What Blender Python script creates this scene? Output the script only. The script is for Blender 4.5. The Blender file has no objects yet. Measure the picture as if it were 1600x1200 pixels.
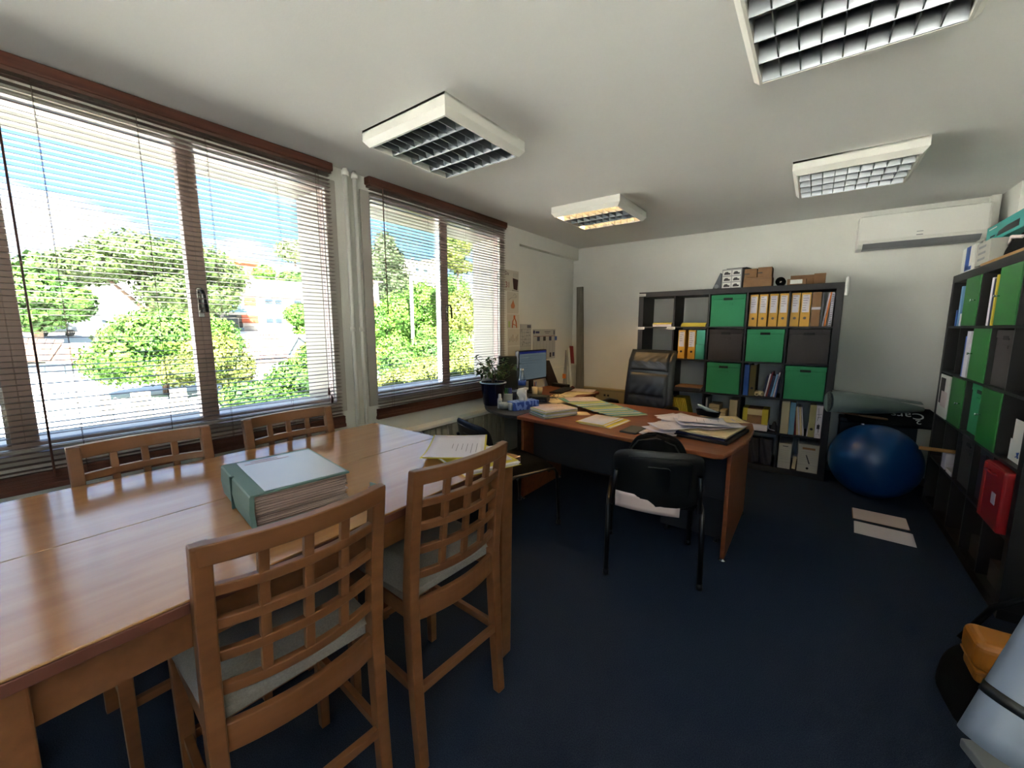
import bpy, bmesh, math, random
import numpy as np
from mathutils import Matrix, Vector
random.seed(7)
RG = np.random.default_rng(5)
D = bpy.data; SC = bpy.context.scene; COL = SC.collection
R = math.radians

# ------------------------------------------------------------------ camera, world, sun, exposure
cam_d = D.cameras.new('camera'); cam = D.objects.new('camera', cam_d); COL.objects.link(cam)
cam_d.sensor_fit = 'HORIZONTAL'; cam_d.sensor_width = 36.0; cam_d.lens = 36.0 * 634.09 / 1600.0
cam_d.clip_start = 0.02; cam_d.clip_end = 600
cam.location = (1.6687, -4.7290, 1.4450)
cam.rotation_euler = (R(90 - 7.8522), 0, R(36.5137))
SC.camera = cam

SC.view_settings.view_transform = 'Standard'; SC.view_settings.look = 'None'
SC.view_settings.gamma = 1.0; SC.view_settings.use_curve_mapping = False
SC.view_settings.exposure = 4.2

w = D.worlds.new('sky'); SC.world = w; w.use_nodes = True
nt = w.node_tree; nt.nodes.clear()
def wn(t, **k):
    n = nt.nodes.new(t)
    for a, b in k.items(): setattr(n, a, b)
    return n
tc = wn('ShaderNodeTexCoord'); sep = wn('ShaderNodeSeparateXYZ')
nt.links.new(tc.outputs['Generated'], sep.inputs[0])
ramp = wn('ShaderNodeValToRGB'); nt.links.new(sep.outputs['Z'], ramp.inputs[0])
el = ramp.color_ramp.elements
el[0].position = 0.0; el[0].color = (0.36, 0.66, 1.0, 1)
el[1].position = 0.75; el[1].color = (0.16, 0.36, 0.85, 1)
e = el.new(0.25); e.color = (0.22, 0.48, 1.0, 1)
mp = wn('ShaderNodeMapping'); mp.inputs['Scale'].default_value = (1.0, 1.0, 2.6); mp.inputs['Location'].default_value = (0.35, 0.2, 0.1)
nt.links.new(tc.outputs['Generated'], mp.inputs[0])
cl = wn('ShaderNodeTexNoise'); cl.inputs['Scale'].default_value = 2.6; cl.inputs['Detail'].default_value = 7; cl.inputs['Roughness'].default_value = 0.55
nt.links.new(mp.outputs[0], cl.inputs['Vector'])
cr = wn('ShaderNodeValToRGB'); nt.links.new(cl.outputs['Fac'], cr.inputs[0])
cr.color_ramp.elements[0].position = 0.50; cr.color_ramp.elements[1].position = 0.62
mx = wn('ShaderNodeMixRGB'); nt.links.new(cr.outputs[0], mx.inputs[0]); nt.links.new(ramp.outputs[0], mx.inputs[1])
mx.inputs[2].default_value = (1.15, 1.2, 1.3, 1)
bg = wn('ShaderNodeBackground'); bg.inputs['Strength'].default_value = 0.145
nt.links.new(mx.outputs[0], bg.inputs[0])
wo = wn('ShaderNodeOutputWorld'); nt.links.new(bg.outputs[0], wo.inputs[0])

sun_d = D.lights.new('sun', 'SUN'); sun = D.objects.new('sun', sun_d); COL.objects.link(sun)
sun_d.energy = 10.0; sun_d.angle = R(0.6); sun_d.color = (1.0, 0.97, 0.93)
sun.rotation_euler = Vector((-0.62, 0.38, -0.74)).to_track_quat('-Z', 'Y').to_euler()

# sky-light portals in the window openings (sampling aids of the renderer, they add no light)
for (ya, yb) in ((-5.30, -3.22), (-2.84, -1.36)):
    l = D.lights.new('window_portal', 'AREA'); l.shape = 'RECTANGLE'; l.size = yb - ya; l.size_y = 1.42
    l.cycles.is_portal = True
    o = D.objects.new('window_portal', l); COL.objects.link(o)
    o.location = (-1.09, (ya + yb) / 2, 1.65); o.rotation_euler = (R(90), 0, R(-90))
    o.rotation_euler = Matrix(((0, 0, -1), (1, 0, 0), (0, -1, 0))).to_euler()

l = D.lights.new('window_portal', 'AREA'); l.shape = 'RECTANGLE'; l.size = 1.5; l.size_y = 1.36; l.cycles.is_portal = True
o = D.objects.new('window_portal', l); COL.objects.link(o); o.location = (1.95, -6.49, 1.65); o.rotation_euler = (R(90), 0, 0)

# ------------------------------------------------------------------ materials
def hx(h):
    if not isinstance(h, str): return tuple(h) + (1,)
    h = h.lstrip('#'); c = [int(h[i:i + 2], 16) / 255 for i in (0, 2, 4)]
    return tuple(x / 12.92 if x <= 0.04045 else ((x + 0.055) / 1.055) ** 2.4 for x in c) + (1,)
MC = {}
def mat(name, col, rough=0.6, metal=0.0, var=0.0, scale=(8, 8, 8), col2=None, bump=0.0, bscale=60, spec=0.5, emit=None, es=0, detail=4, contrast=(0.35, 0.65), trans=0.0, ior=1.5):
    if name in MC: return MC[name]
    m = D.materials.new(name); m.use_nodes = True; n = m.node_tree.nodes; L = m.node_tree.links
    b = n['Principled BSDF']; b.inputs['IOR'].default_value = ior; b.inputs['Base Color'].default_value = hx(col)
    b.inputs['Roughness'].default_value = rough; b.inputs['Metallic'].default_value = metal
    b.inputs['Specular IOR Level'].default_value = spec
    if trans: b.inputs['Transmission Weight'].default_value = trans
    if emit: b.inputs['Emission Color'].default_value = hx(emit); b.inputs['Emission Strength'].default_value = es
    t = None
    if var or col2 or bump:
        t = n.new('ShaderNodeTexCoord'); mpn = n.new('ShaderNodeMapping'); mpn.inputs['Scale'].default_value = scale
        L.new(t.outputs['Object'], mpn.inputs[0])
    if var or col2:
        ns = n.new('ShaderNodeTexNoise'); ns.inputs['Scale'].default_value = 1.0; ns.inputs['Detail'].default_value = detail
        L.new(mpn.outputs[0], ns.inputs['Vector'])
        cr = n.new('ShaderNodeValToRGB'); L.new(ns.outputs['Fac'], cr.inputs[0])
        c = hx(col); c2 = hx(col2) if col2 else tuple(max(0, x * (1 - var)) for x in c[:3]) + (1,)
        cr.color_ramp.elements[0].position = contrast[0]; cr.color_ramp.elements[1].position = contrast[1]
        cr.color_ramp.elements[0].color = c2; cr.color_ramp.elements[1].color = c
        L.new(cr.outputs[0], b.inputs['Base Color'])
    if bump:
        nb = n.new('ShaderNodeTexNoise'); nb.inputs['Scale'].default_value = bscale; nb.inputs['Detail'].default_value = 3
        L.new(t.outputs['Object'], nb.inputs['Vector'])
        bp = n.new('ShaderNodeBump'); bp.inputs['Strength'].default_value = bump; bp.inputs['Distance'].default_value = 0.004
        L.new(nb.outputs['Fac'], bp.inputs['Height']); L.new(bp.outputs[0], b.inputs['Normal'])
    MC[name] = m; return m
def glassmat(name, tint=(1, 1, 1, 1), refl=0.07):
    m = D.materials.new(name); m.use_nodes = True; n = m.node_tree.nodes; L = m.node_tree.links; n.clear()
    tr = n.new('ShaderNodeBsdfTransparent'); tr.inputs[0].default_value = tint
    gl = n.new('ShaderNodeBsdfGlossy'); gl.inputs['Roughness'].default_value = 0.02
    mxs = n.new('ShaderNodeMixShader'); mxs.inputs[0].default_value = refl
    o = n.new('ShaderNodeOutputMaterial')
    L.new(tr.outputs[0], mxs.inputs[1]); L.new(gl.outputs[0], mxs.inputs[2]); L.new(mxs.outputs[0], o.inputs[0]); MC[name] = m
    return m

WALL = mat('wall_paint', '#d8d8cf', 0.9, var=0.04, scale=(3, 3, 3), bump=0.25, bscale=90)
CEIL = mat('ceiling_paint', '#e0e1dc', 0.92, var=0.03, scale=(2, 2, 2), bump=0.1, bscale=120)
CARPET = mat('navy_carpet', '#2c3648', 0.97, col2='#1d2536', scale=(260, 260, 260), bump=0.8, bscale=420, spec=0.1)
WHITE = mat('white_enamel', '#d9d8cf', 0.45)
BEECH = mat('beech_wood', '#7b5132', 0.36, col2='#684226', scale=(3, 28, 28), detail=6, contrast=(0.3, 0.75))
BEECHT = mat('beech_table_top', '#ab7d4e', 0.15, col2='#9c6d40', scale=(26, 3, 26), detail=6, contrast=(0.3, 0.75), ior=2.3)
EDGE = mat('dark_edge_wood', '#5c3326', 0.5)
CHERRY = mat('cherry_laminate', '#804625', 0.42, col2='#6c371b', scale=(2.5, 26, 26), detail=6)
DARKLAM = mat('charcoal_laminate', '#2c2d32', 0.42)
BLACKBROWN = mat('black_brown_shelf', '#171414', 0.55, var=0.25, scale=(30, 4, 4))
BLINDB = mat('brown_blind_wood', '#5a3122', 0.5, col2='#45241a', scale=(40, 2.5, 40), detail=5)
SLATM = mat('brown_slat', '#553d34', 0.38)
FRAMEM = mat('taupe_window_frame', '#a08d84', 0.5)
CASEM = mat('grey_window_casing', '#aaa59b', 0.6)
ALU = mat('aluminium', '#b9bab8', 0.25, metal=1.0)
MIRR = mat('louvre_aluminium', '#84888b', 0.33, metal=0.82)
CHROME = mat('chrome', '#d5d8dc', 0.12, metal=1.0)
FABG = mat('grey_seat_fabric', '#8b8884', 0.95, var=0.15, scale=(200, 200, 200), bump=0.4, bscale=500, spec=0.1)
LEATH = mat('black_leather', '#15181c', 0.36, bump=0.35, bscale=160)
BLKP = mat('black_plastic', '#101112', 0.42)
BLKF = mat('black_fabric', '#0b0c0d', 0.9, bump=0.5, bscale=300, spec=0.15)
BLKM = mat('black_metal', '#0a0b0d', 0.33)
GREENBOX = mat('green_cardboard', '#2b8a5a', 0.75, var=0.08, scale=(6, 6, 6))
GREENDOOR = mat('green_door_lacquer', '#236d2d', 0.42)
GREYBOX = mat('dark_grey_cardboard', '#3a3534', 0.85, var=0.1, scale=(40, 40, 40))
BLACKHOLE = mat('hole_dark', '#060606', 0.9)
YELB = mat('yellow_binder', '#c8962a', 0.5)
YELF = mat('yellow_folder', '#c9b53a', 0.7, var=0.08, scale=(5, 5, 5))
PAPER = mat('white_paper', '#cfcad2', 0.85)
PAPERP = mat('pinkish_paper', '#d4c3c0', 0.85)
PAPERC = mat('cream_paper', '#cdbb92', 0.85)
INK = mat('ink', '#34343c', 0.9)
CARD = mat('brown_cardboard', '#8a6846', 0.85, var=0.12, scale=(20, 20, 20))
CREAM = mat('cream_cardboard', '#b8ab8a', 0.8)
FOLG = mat('green_folder', '#5d8f80', 0.75)
FOLB = mat('blue_folder', '#7ba6c0', 0.75)
FOLL = mat('lime_folder', '#9fb46a', 0.75)
FOLV = mat('grey_green_file', '#54706a', 0.6)
RED = mat('red_plastic', '#8e1418', 0.4)
REDP = mat('red_card', '#7d1c1e', 0.6)
BLUEP = mat('blue_plastic', '#2352a0', 0.45)
BLUEL = mat('light_blue_card', '#6d9cc4', 0.55)
NAVY = mat('navy_card', '#20284c', 0.55)
ORANGE = mat('orange_card', '#c9701f', 0.6)
TEAL = mat('teal_card', '#2f9a90', 0.55)
OLIVE = mat('olive_binder', '#5f5320', 0.6)
DKGREY = mat('dark_grey_plastic', '#2d3032', 0.5)
GREYP = mat('grey_plastic', '#777a7c', 0.5)
GLASS = glassmat('clear_glass', (0.985, 0.99, 0.99, 1), 0.05)
CLEARP = glassmat('clear_plastic', (0.86, 0.9, 0.92, 1), 0.14)
LEAF = mat('house_plant_leaf', '#3b5a2a', 0.55, var=0.4, scale=(30, 30, 30))

# ------------------------------------------------------------------ mesh helpers
class MB:
    def __init__(s): s.v = []; s.f = []; s.sm = []; s.M = None
    def add(s, vs, fs, smooth=False):
        o = len(s.v)
        for p in vs:
            p = Vector(p)
            if s.M is not None: p = s.M @ p
            s.v.append((p.x, p.y, p.z))
        for q in fs: s.f.append(tuple(i + o for i in q)); s.sm.append(smooth)
        return s
    def bx(s, x0, x1, y0, y1, z0, z1):
        return s.add([(x0, y0, z0), (x1, y0, z0), (x1, y1, z0), (x0, y1, z0), (x0, y0, z1), (x1, y0, z1), (x1, y1, z1), (x0, y1, z1)],
                     [(0, 3, 2, 1), (4, 5, 6, 7), (0, 1, 5, 4), (1, 2, 6, 5), (2, 3, 7, 6), (3, 0, 4, 7)])
    def cb(s, c, d): return s.bx(c[0] - d[0] / 2, c[0] + d[0] / 2, c[1] - d[1] / 2, c[1] + d[1] / 2, c[2] - d[2] / 2, c[2] + d[2] / 2)
    def hexa(s, b, t): return s.add(list(b) + list(t), [(0, 3, 2, 1), (4, 5, 6, 7), (0, 1, 5, 4), (1, 2, 6, 5), (2, 3, 7, 6), (3, 0, 4, 7)])
    def prism(s, poly, z0, z1):
        n = len(poly)
        return s.add([(x, y, z0) for x, y in poly] + [(x, y, z1) for x, y in poly],
                     [tuple(range(n - 1, -1, -1)), tuple(range(n, 2 * n))] + [(i, (i + 1) % n, n + (i + 1) % n, n + i) for i in range(n)])
    def ext(s, prof, axis, a0, a1):      # extrude a 2D outline along an axis
        n = len(prof)
        def P(u, v, a): return {'x': (a, u, v), 'y': (u, a, v), 'z': (u, v, a)}[axis]
        return s.add([P(u, v, a0) for u, v in prof] + [P(u, v, a1) for u, v in prof],
                     [tuple(range(n - 1, -1, -1)), tuple(range(n, 2 * n))] + [(i, (i + 1) % n, n + (i + 1) % n, n + i) for i in range(n)])
    def tube(s, pts, r, n=8, sx=1.0, cap=True):
        pts = [Vector(p) for p in pts]; rr = r if isinstance(r, (list, tuple)) else [r] * len(pts)
        vs = []; fs = []; up = None
        for i, p in enumerate(pts):
            d = (pts[min(i + 1, len(pts) - 1)] - pts[max(i - 1, 0)]).normalized()
            if up is None: up = Vector((0, 0, 1)) if abs(d.z) < 0.9 else Vector((1, 0, 0))
            a = d.cross(up).normalized(); b = a.cross(d).normalized(); up = b
            for k in range(n):
                t = 2 * math.pi * k / n; vs.append(p + a * (math.cos(t) * rr[i] * sx) + b * (math.sin(t) * rr[i]))
        for i in range(len(pts) - 1):
            for k in range(n): fs.append((i * n + k, i * n + (k + 1) % n, (i + 1) * n + (k + 1) % n, (i + 1) * n + k))
        s.add(vs, fs, True)
        if cap:
            o = len(s.v) - len(vs)
            s.f.append(tuple(o + k for k in range(n - 1, -1, -1))); s.sm.append(False)
            s.f.append(tuple(o + (len(pts) - 1) * n + k for k in range(n))); s.sm.append(False)
        return s
    def lathe(s, prof, n=20, c=(0, 0, 0)):
        vs = []; fs = []
        for r, z in prof:
            for k in range(n): t = 2 * math.pi * k / n; vs.append((c[0] + r * math.cos(t), c[1] + r * math.sin(t), c[2] + z))
        for i in range(len(prof) - 1):
            for k in range(n): fs.append((i * n + k, i * n + (k + 1) % n, (i + 1) * n + (k + 1) % n, (i + 1) * n + k))
        return s.add(vs, fs, True)
    def grid(s, fn, nu, nv, thick=None):
        vs = [fn(i / nu, j / nv) for j in range(nv + 1) for i in range(nu + 1)]
        fs = [(j * (nu + 1) + i, j * (nu + 1) + i + 1, (j + 1) * (nu + 1) + i + 1, (j + 1) * (nu + 1) + i) for j in range(nv) for i in range(nu)]
        return s.add(vs, fs, True)
    def build(s, name, m, parent=None, label=None, bevel=0, seg=2, solid=0, sub=0):
        me = D.meshes.new(name); me.from_pydata(s.v, [], s.f); me.materials.append(m)
        me.polygons.foreach_set('use_smooth', s.sm); me.update()
        bm = bmesh.new(); bm.from_mesh(me); bmesh.ops.recalc_face_normals(bm, faces=bm.faces); bm.to_mesh(me); bm.free()
        o = D.objects.new(name, me); COL.objects.link(o)
        if solid: q = o.modifiers.new('s', 'SOLIDIFY'); q.thickness = solid; q.offset = 0
        if sub: q = o.modifiers.new('u', 'SUBSURF'); q.levels = sub; q.render_levels = sub
        if bevel: q = o.modifiers.new('b', 'BEVEL'); q.width = bevel; q.segments = seg; q.limit_method = 'ANGLE'; q.angle_limit = R(40)
        if parent: o.parent = parent
        if label: o['label'] = label
        return o
def tag(o, label, cat, group=None):
    o['label'] = label; o['category'] = cat
    if group: o['group'] = group
    return o
def thing(name, label, cat, loc=(0, 0, 0), rz=0, group=None):
    o = D.objects.new(name, None); COL.objects.link(o); o.location = loc; o.rotation_euler = (0, 0, rz); o.empty_display_size = 0.05
    return tag(o, label, cat, group)
def struct(name, mb, m, parent=None, **k):
    o = mb.build(name, m, parent, **k)
    if parent is None: o['kind'] = 'structure'
    return o
def dup(root, loc=None, rz=None, label=None, group=None, parent=None):
    c = root.copy(); COL.objects.link(c)
    if parent is not None: c.parent = parent
    if loc is not None: c.location = loc
    if rz is not None: c.rotation_euler = (0, 0, rz)
    if label: c['label'] = label
    if group: c['group'] = group
    for ch in list(root.children): dup(ch, parent=c)
    return c
def text(name, body, size, loc, rot, m, parent=None, ext=0.0004, align='LEFT'):
    cu = D.curves.new(name, 'FONT'); cu.body = body; cu.size = size; cu.extrude = ext; cu.align_x = align
    t = D.objects.new(name + '_c', cu); COL.objects.link(t)
    dg = bpy.context.evaluated_depsgraph_get(); me = D.meshes.new_from_object(t.evaluated_get(dg)); D.objects.remove(t)
    me.materials.clear(); me.materials.append(m)
    o = D.objects.new(name, me); COL.objects.link(o); o.location = loc; o.rotation_euler = rot
    if parent: o.parent = parent
    return o

# ------------------------------------------------------------------ room shell
WX, RX, BY, FY, CZ = -1.01, 2.905, 0.42, -6.45, 2.515
struct('floor', MB().bx(WX - 0.4, RX + 0.2, FY - 0.2, BY + 0.2, -0.25, 0), CARPET)
struct('ceiling', MB().bx(WX - 0.35, RX + 0.2, FY - 0.2, BY + 0.2, CZ, CZ + 0.25), CEIL)
struct('wall_back', MB().bx(WX - 0.35, RX + 0.2, BY, BY + 0.2, 0, CZ), WALL)
struct('wall_right', MB().bx(RX, RX + 0.2, FY, BY, 0, CZ), WALL)
struct('wall_front', MB().bx(WX - 0.35, -0.90, FY - 0.2, FY, 0, CZ).bx(2.70, RX + 0.2, FY - 0.2, FY, 0, CZ).bx(-0.90, 1.20, FY - 0.2, FY, 0, 2.33).bx(1.20, 2.70, FY - 0.2, FY, 0, 0.97).bx(-0.90, 2.70, FY - 0.2, FY, 2.33, CZ), WALL)
W1 = (-5.30, -3.20); W2 = (-2.86, -1.34); ZS, ZT = 0.93, 2.36
wl = MB()
wl.bx(-1.36, WX, FY, BY, -0.2, ZS)                     # below the sills
wl.bx(-1.36, WX, FY, BY, ZT, CZ)
for a, b in ((FY, W1[0]), (W1[1], W2[0]), (W2[1], -0.975)): wl.bx(-1.36, WX, a, b, ZS, ZT)
struct('wall_left', wl, WALL)
# the stretch beyond the second window is set back under a beam
struct('wall_recess', MB().bx(-1.36, WX - 0.075, -0.975, BY, ZS, ZT), WALL)
# cut the lower wall back as well: the apron in front of the recess is flush, as in the room
STUCCO = mat('white_render', '#8a887f', 0.9)
def window(n, y0, y1, stiles, handle_y):
    f = MB(); t = 0.05
    x0, x1 = -1.085, -1.035
    root = f.bx(x0, x1, y0 - 0.0, y1 + 0.0, ZS - 0.0, ZS + 0.018).bx(x0, x1, y0, y1, ZT - 0.012, ZT).build('window_%d' % n, FRAMEM)
    root['kind'] = 'structure'
    # wide inner casing on the wall round the opening
    MB().bx(WX, WX + 0.014, y0 - 0.075, y0, ZS - 0.075, ZT + 0.06).bx(WX, WX + 0.014, y1, y1 + 0.075, ZS - 0.075, ZT + 0.06) \
        .bx(WX, WX + 0.014, y0, y1, ZT, ZT + 0.06).bx(WX, WX + 0.014, y0, y1, ZS - 0.075, ZS).build('casing', CASEM, root, bevel=0.003)
    ys = [y0] + stiles + [y1]
    for i in range(len(ys) - 1):
        a, b = ys[i], ys[i + 1]
        c = MB(); s = 0.04
        c.bx(x0 + 0.005, x1 + 0.012, a, a + (0.006 if i == 0 else s), ZS + 0.018, ZT - 0.012).bx(x0 + 0.005, x1 + 0.012, b - (0.006 if i == len(ys) - 2 else s), b, ZS + 0.018, ZT - 0.012)
        cs = c.build('casement_stile', FRAMEM, root, bevel=0.003)
        MB().bx(-1.062, -1.058, a + 0.004, b - 0.004, ZS + 0.018, ZT - 0.012).build('pane', GLASS, root)
    MB().bx(-1.085, -1.03, ys[1] - 0.052, ys[1] - 0.040, ZS + 0.018, ZT - 0.012).build('meeting_strip', ALU, root)
    for hy in handle_y:
        MB().bx(-1.023, -1.012, hy - 0.014, hy + 0.014, 1.50, 1.66).build('handle_plate', ALU, root, bevel=0.003)
        MB().tube([(-1.012, hy, 1.645), (-0.975, hy, 1.645), (-0.965, hy + 0.004, 1.62), (-0.968, hy + 0.012, 1.53)], 0.009, 8).build('handle', BLKM, root)
window(1, W1[0], W1[1], [-4.61, -3.935], [-3.935])
window(2, W2[0], W2[1], [-2.10], [-2.09])
r3 = MB().bx(1.20, 2.70, FY - .10, FY - .04, 0.97, 1.01).bx(1.20, 2.70, FY - .10, FY - .04, 2.29, 2.33).build('window_3', FRAMEM); r3['kind'] = 'structure'  # unseen window added behind the camera to brighten the room
for i in range(2):
    a = 1.20 + i * 0.75
    MB().bx(a, a + .04, FY - .10, FY - .04, 1.01, 2.29).bx(a + .71, a + .75, FY - .10, FY - .04, 1.01, 2.29).build('sash', FRAMEM, r3)
    MB().bx(a + .04, a + .71, FY - .072, FY - .068, 1.01, 2.29).build('pane', GLASS, r3)
# outside sills
for i, (a, b) in enumerate((W1, W2)):
    struct('trim_%d' % (i + 1), MB().bx(-1.42, -1.085, a, b, ZS - 0.06, ZS - 0.002), STUCCO)
REV = mat('reveal_render', '#a09e92', 0.9)
for i, (a, b) in enumerate((W1, W2)):
    struct('trim_%d' % (i + 4), MB().bx(-1.364, -1.088, a + .0005, a + .006, ZS, ZT).bx(-1.364, -1.088, b - .006, b - .0005, ZS, ZT).bx(-1.364, -1.088, a + .006, b - .006, ZT - .006, ZT - .0005), REV)
# baseboards
BB = mat('grey_baseboard', '#6d685c', 0.6)
struct('baseboard_back', MB().bx(WX, RX, BY - 0.012, BY, 0, 0.07), BB, bevel=0.002)
struct('baseboard_right', MB().bx(RX - 0.012, RX, FY, BY - 0.012, 0, 0.07), BB, bevel=0.002)
struct('baseboard_left', MB().bx(WX, WX + 0.012, FY, BY - 0.012, 0, 0.07), BB, bevel=0.002)
# corner pilaster at the right end of the back wall
struct('wall_pilaster', MB().bx(2.80, RX, 0.02, BY, 0, CZ), WALL)

# unseen storeys above and a side wing, added to shade the ground outside
struct('shading_storeys', MB().bx(-1.36, 11.0, -6.65, 12.0, CZ + 0.26, 6.3).bx(-1.36, -0.5, -20, -6.66, -3.0, 6.3), STUCCO)
struct('lower_storey', MB().bx(-1.36, 11.0, -6.65, 12.0, -3.0, -0.26), STUCCO)

# pipes between the windows
pr = thing('heating_pipes', 'pair of white vertical heating pipes on the wall between the two windows', 'pipe', (WX + 0.03, -3.02, 0))
for dy, r in ((-0.035, 0.016), (0.035, 0.014)):
    p = MB().tube([(0, dy, 0.0), (0, dy, 2.515)], r, 12).build('pipe', WHITE, pr)
    MB().tube([(0, dy, 2.47), (0, dy, 2.50)], r + 0.008, 12).build('collar', WHITE, p)
    MB().tube([(0, dy, 1.42), (0, dy, 1.45)], r + 0.005, 12).build('collar', WHITE, p)

# radiators under the windows
RADW = mat('radiator_enamel', '#a9a390', 0.5)
def radiator(y0, y1, label):
    t = thing('radiator', label, 'radiator', (-0.93, (y0 + y1) / 2, 0))
    h = (y1 - y0) / 2
    MB().bx(-0.06, 0.05, -h, h, 0.60, 0.625).build('top_grille', WHITE, t, bevel=0.004)
    MB().bx(-0.05, -0.01, -h + 0.01, h - 0.01, 0.10, 0.60).build('convector', RADW, t)
    n = int(2 * h / 0.07)
    proto = MB().bx(-0.01, 0.025, -0.028, 0.028, 0.11, 0.585).build('rib', RADW, t, bevel=0.006)
    for i in range(n):
        o = proto if i == 0 else dup(proto, parent=t)
        o.location = (0, -h + 0.035 + i * 2 * h / n, 0)
    for y in (-h + 0.15, h - 0.15): MB().bx(-0.04, 0.01, y - 0.015, y + 0.015, 0, 0.11).build('foot', RADW, t)
radiator(-2.85, -1.38, 'long beige ribbed radiator under the smaller window beside the desk')
radiator(-5.2, -3.3, 'long beige ribbed radiator under the larger window behind the high table')
hh = thing('wall_heater', 'low beige convector heater on the back wall behind the office chair', 'heater', (-0.48, BY - 0.012, 0))
MB().bx(-0.44, 0.44, -0.075, 0, 0.12, 0.62).build('housing', mat('beige_enamel', '#8f8360', 0.6), hh, bevel=0.006)
MB().bx(-0.44, 0.44, -0.085, 0, 0.622, 0.64).build('top_strip', mat('beige_strip', '#a2946a', 0.5), hh, bevel=0.003)
for x in (-0.05, 0.0): MB().bx(x - 0.012, x + 0.012, -0.082, -0.075, 0.54, 0.565).build('socket', BLKP, hh)
for x in (-0.3, 0.3): MB().bx(x - 0.02, x + 0.02, -0.05, -0.01, 0, 0.12).build('foot', BLKP, hh)

# ------------------------------------------------------------------ venetian blinds
def blind(y0, y1, label, ladders, wand_y):
    t = thing('venetian_blind', label, 'blind', (-0.965, (y0 + y1) / 2, 0), 0, 'brown wooden venetian blinds')
    h = (y1 - y0) / 2
    MB().bx(-0.035, 0.03, -h, h, 2.455, 2.507).build('headrail', BLINDB, t, bevel=0.008)
    MB().bx(-0.03, 0.022, -h + 0.012, h - 0.012, 2.44, 2.455).build('rail_underside', SLATM, t)
    sl = MB().bx(-0.0152, 0.0152, -h + 0.02, h - 0.02, -0.0011, 0.0011).build('slat', SLATM, t)
    z = 2.425; k = 0
    while z > 0.845:
        o = sl if k == 0 else dup(sl, parent=t)
        o.location = (0, 0, z); o.rotation_euler = (0, R(random.uniform(-3, 3)), 0); z -= 0.0243; k += 1
    st = MB(); zz = 0.83; i = 0
    while zz > 0.775:
        j = random.uniform(-0.002, 0.002)
        st.bx(-0.013 + j, 0.013 + j, -h + 0.004 + abs(j), h - 0.004, zz - 0.003, zz - 0.0002); zz -= 0.0034
    st.build('stacked_slats', BLINDB, t)
    MB().bx(-0.016, 0.016, -h, h, 0.752, 0.776).build('bottom_rail', BLINDB, t, bevel=0.003)
    for y in ladders:
        y -= (y0 + y1) / 2
        MB().tube([(0.0165, y, 2.44), (0.0165, y, 0.78)], 0.0009, 4).tube([(-0.0165, y + 0.006, 2.44), (-0.0165, y + 0.006, 0.78)], 0.0009, 4).build('ladder_cord', SLATM, t)
    if wand_y is not None:
        y = wand_y - (y0 + y1) / 2
        MB().tube([(0.03, y, 2.45), (0.035, y, 1.55)], 0.004, 6).build('wand', BLINDB, t)
    else:
        y = h - 0.10
        MB().tube([(0.02, y, 2.45), (0.02, y, 0.98)], 0.0012, 4).tube([(0.024, y - 0.02, 2.45), (0.024, y - 0.02, 1.05)], 0.0012, 4).build('pull_cord', SLATM, t)
        MB().lathe([(0.002, 0.05), (0.006, 0.04), (0.009, 0.0), (0.004, -0.003)], 8, (0.02, y, 0.94)).lathe([(0.002, 0.05), (0.006, 0.04), (0.009, 0.0), (0.004, -0.003)], 8, (0.024, y - 0.02, 1.0)).build('tassel', BLINDB, t)
blind(-5.38, -3.165, 'wide brown slatted venetian blind over the larger window behind the high table', [-5.1, -4.45, -4.13, -3.86, -3.52, -3.27], None)
blind(-2.90, -1.285, 'narrower brown slatted venetian blind over the smaller window beside the desk', [-2.75, -2.35, -1.9, -1.5], -2.79)
w1x = MB().tube([(-0.94, -4.55, 2.45), (-0.93, -4.55, 0.80)], 0.004, 6).build('wand', BLINDB); 
b1 = [o for o in COL.objects if o.name.startswith('venetian_blind')][0]
w1x.parent = b1; w1x.location = (0.965, (5.38 + 3.165) / 2, 0)

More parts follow.
